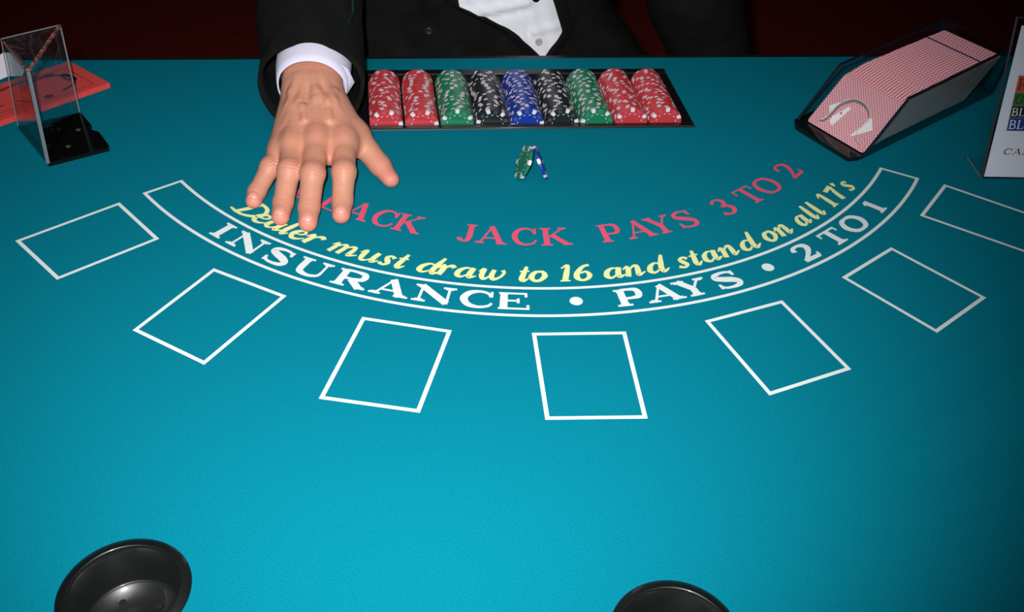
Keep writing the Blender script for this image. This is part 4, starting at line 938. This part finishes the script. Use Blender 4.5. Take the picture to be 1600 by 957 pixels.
rad = [(.0590, .0490), (.0585, .0540), (.0615, .0575), (.0640, .060), (.068, .064), (.070, .068), (.074, .074), (.080, .080)]
cp, wr_ = cr([(p.x, p.y, p.z) for p in sp_pts], [r[0] for r in rad], 7); _, wr2 = cr([(p.x, p.y, p.z) for p in sp_pts], [r[1] for r in rad], 7)
for i, c in enumerate(cp):
    t = (cp[min(i+1, len(cp)-1)]-cp[max(i-1, 0)]).normalized()
    if i < 8: t = (Vector((.02, .96, -.20))*(1-i/8)+t*(i/8)).normalized()
    slv.append(ringat(c, t, wr_[i], wr2[i], 56, wob=.018*(.4+.6*sin(i*.9)**2), ph=i*.45, sag=max(0, .007-.0008*i)))
inn = [[c+(p-c)*.93 for p in slv[k]] for k, c in ((5, cp[5]), (2, cp[2]), (0, cp[0]))]
jacket = None
# jacket trunk
def jacket_f():
    F_ = Field((-.22, 1.18, -.24), (.64, 1.66, .60), .0065)
    k = .02
    sl, X, Y, Z = F_.win((-.25, 1.1, -.3), (.7, 1.7, .6), 0)
    hw = np.interp(Z, [-.24, -.07, .015, .09, .25, .40, .46, .50], [.240, .228, .163, .165, .185, .185, .13, .07]).astype(np.float32)
    hd = np.interp(Z, [-.24, -.07, .015, .09, .25, .40, .46, .50], [.125, .125, .122, .125, .130, .115, .09, .06]).astype(np.float32)
    q = (np.abs((X-bx)/hw)**2.3+np.abs((Y-by)/hd)**2.3)**(1/2.3)
    d = (q-1)*hd; d = np.maximum(d, np.maximum(Z-.50, -.19-Z)); d += .0022*np.sin(Z*60+4*np.sin(X*22))*np.sin(X*31+Z*18)
    F_.mix(sl, d, .004)
    F_.cone((bx+.185, by-.02, .42), (.375, 1.43, .13), .072, .064, k); F_.cone((.375, 1.43, .13), (.405, 1.415, .015), .064, .066, k); F_.cone((.405, 1.415, .015), (.462, 1.412, -.115), .066, .057, k)
    F_.cone((bx-.185, by-.02, .42), (-.10, 1.37, .34), .074, .074, k); F_.cone((-.035, 1.41, .30), (-.060, 1.385, -.12), .062, .070, k)
    return F_.mesh()
JV, JF = jacket_f(); JV = relax(np.asarray(JV, float), JF, 2)
jacket = np_obj('jacket', JV, JF, suit_m, person); jacket['label'] = 'black suit jacket'
loft(inn+slv).build('sleeve', suit_m, jacket, pO, smooth=True)['label'] = 'right sleeve reaching over the felt'
jacket.location = (0, 0, 0)
for c in jacket.children: c.location = (0, 0, 0)
def hwd(z): return (float(np.interp(z, [-.24, -.07, .015, .09, .25], [.240, .228, .163, .165, .185])), float(np.interp(z, [-.24, -.07, .015, .09, .25], [.125, .125, .122, .125, .130])))
def ys(x, z):
    hw, hd = hwd(z); k = max(1-abs((x-bx)/hw)**2.3, .02); return by-hd*k**(1/2.3)
# trousers, shoes, hair
def legs():
    F_ = Field((-.12, 1.28, -.95), (.34, 1.56, -.10), .009)
    for s in (-1, 1):
        F_.cone((bx+s*.085, by, -.16), (bx+s*.10, by, -.48), .092, .072, .02); F_.cone((bx+s*.10, by, -.48), (bx+s*.105, by+.01, -.86), .072, .060, .02)
    return F_.mesh()
LV, LF = legs(); tr_ = np_obj('trousers', relax(np.asarray(LV, float), LF, 2), LF, suit_m, person); tr_['label'] = 'black suit trousers'
for s in (-1, 1):
    F_ = Field((bx+s*.105-.06, by-.22, -.951), (bx+s*.105+.06, by+.08, -.84), .006)
    F_.cone((bx+s*.105, by+.02, -.905), (bx+s*.11, by-.12, -.915), .040, .034, .02); F_.f[:, :, :1] = .01
    V_, Q_ = F_.mesh(); np_obj('shoe', relax(np.asarray(V_, float), Q_, 2), Q_, black_gloss, person)
F_ = Field((bx-.12, by-.14, .60), (bx+.12, by+.13, .86), .006); F_.ell((bx, by+.004, .715), np.array([.084, .098, .108]), .01); F_.ell((bx, by-.09, .66), np.array([.085, .075, .075]), .02, sub=True)
V_, Q_ = F_.mesh(); np_obj('hair', relax(np.asarray(V_, float), Q_, 2), Q_, hair_m, person)
# shirt front seen in the jacket opening
Lz = [-.026, -.004, .010, .022, .042, .048, .060, .12, .24, .40]; Lx = [.1685, .146, .132, .113, .070, .053, .0510, .050, .06, .08]
Rz = [-.026, .008, .051, .062, .12, .24, .40]; Rx = [.1700, .1960, .1810, .1770, .165, .155, .135]
m = MB(); NZ, NX = 70, 34; zs_ = [(-.026+.426*(i/NZ)**1.7) for i in range(NZ+1)]
for z in zs_:
    xl, xr = np.interp(z, Lz, Lx), np.interp(z, Rz, Rx)
    for j in range(NX+1):
        x = xl+(xr-xl)*j/NX; y = ys(x, z)-.0045
        f = (x-.10)*.22+.0455-z                                   # long fold sweeping across
        y -= .0042*math.exp(-((f)/.006)**2)*(x < .150); y += .0030*math.exp(-((f-.010)/.005)**2)*(x < .150)
        y -= .0030*math.exp(-((z-(.012+.16*(x-.150)))/.005)**2)*(x > .150)
        y += .0012*sin(x*260+z*90); y -= .0010*(abs(x-.140-(.02-z)*.10) < .002)
        m.v.append((x, y, z))
m.f = [(i*(NX+1)+j, i*(NX+1)+j+1, (i+1)*(NX+1)+j+1, (i+1)*(NX+1)+j) for i in range(NZ) for j in range(NX)]; m.mi = [0]*len(m.f)
shirt = m.build('shirt', shirt_m, person, pO, smooth=True); shirt['label'] = 'white shirt front'
def button(x, z, r, m_, nm, par, lab=None, dy=.0075):
    y = ys(x, z)-dy; b = MB()
    b.lathe([(.0001, .0012), (r*.5, .0011), (r*.62, .0016), (r*.95, .0015), (r, .0006), (r, -.001), (.0001, -.001)], 20, (0, 0, 0))
    b.v = [(x+px, y-pz, z+py) for px, py, pz in b.v]; o = b.build(nm, m_, par, pO, smooth=True)
    if par is not person: o.location = (0, 0, 0)
    if lab: o['label'] = lab
button(.1620, -.0010, .0050, mat('pearl button', (.50, .46, .44), .3), 'button', shirt, 'small pearl button')
button(.1550, .0620, .0055, black_gloss, 'stud', shirt, 'small black stud')
button(.0115, .0090, .0055, mat('dark horn button', (.02, .024, .03), .3), 'button', jacket, 'dark jacket button')
for zz, xx, nm in ((Lz, Lx, 'lapel'), (Rz, Rx, 'lapel')):
    s = -1 if xx is Lx else 1; e = MB(); rows = []
    for i in range(60):
        z = -.030+.43*i/59; x = float(np.interp(z, zz, xx))
        rows.append([(x, ys(x, z)-.0095, z), (x+s*.0008, ys(x, z)-.0110, z), (x+s*.006, ys(x, z)-.0095, z), (x+s*.020, ys(x+s*.02, z)-.001, z)])
    e.add([p for r in rows for p in r], [(i*4+k, i*4+k+1, (i+1)*4+k+1, (i+1)*4+k) for i in range(59) for k in range(3)])
    o = e.build(nm, suit_m, jacket, pO, smooth=True); o.location = (0, 0, 0)
# narrow green ribbon at the side, between sleeve and trunk
rb = MB(); pts = [(-0.0744, 1.126, 0.1371), (-0.0755, 1.11, 0.133), (-0.0746, 1.094, 0.1261), (-0.0782, 1.077, 0.1244), (-0.0787, 1.066, 0.1209)]
rw = (.0010, .0014, .0013, .0009, .0004)
rb.add([(x-w_, y, z) for (x, y, z), w_ in zip(pts, rw)]+[(x+w_, y-.001, z) for (x, y, z), w_ in zip(pts, rw)], [(i, i+1, 6+i, 5+i) for i in range(4)])
o = rb.build('ribbon', mat('green ribbon', (.008, .035, .025), .4), jacket, pO); o['label'] = 'narrow green ribbon'; o.location = (0, 0, 0)

for o in bpy.data.objects:
    if '_o' in o: del o['_o']
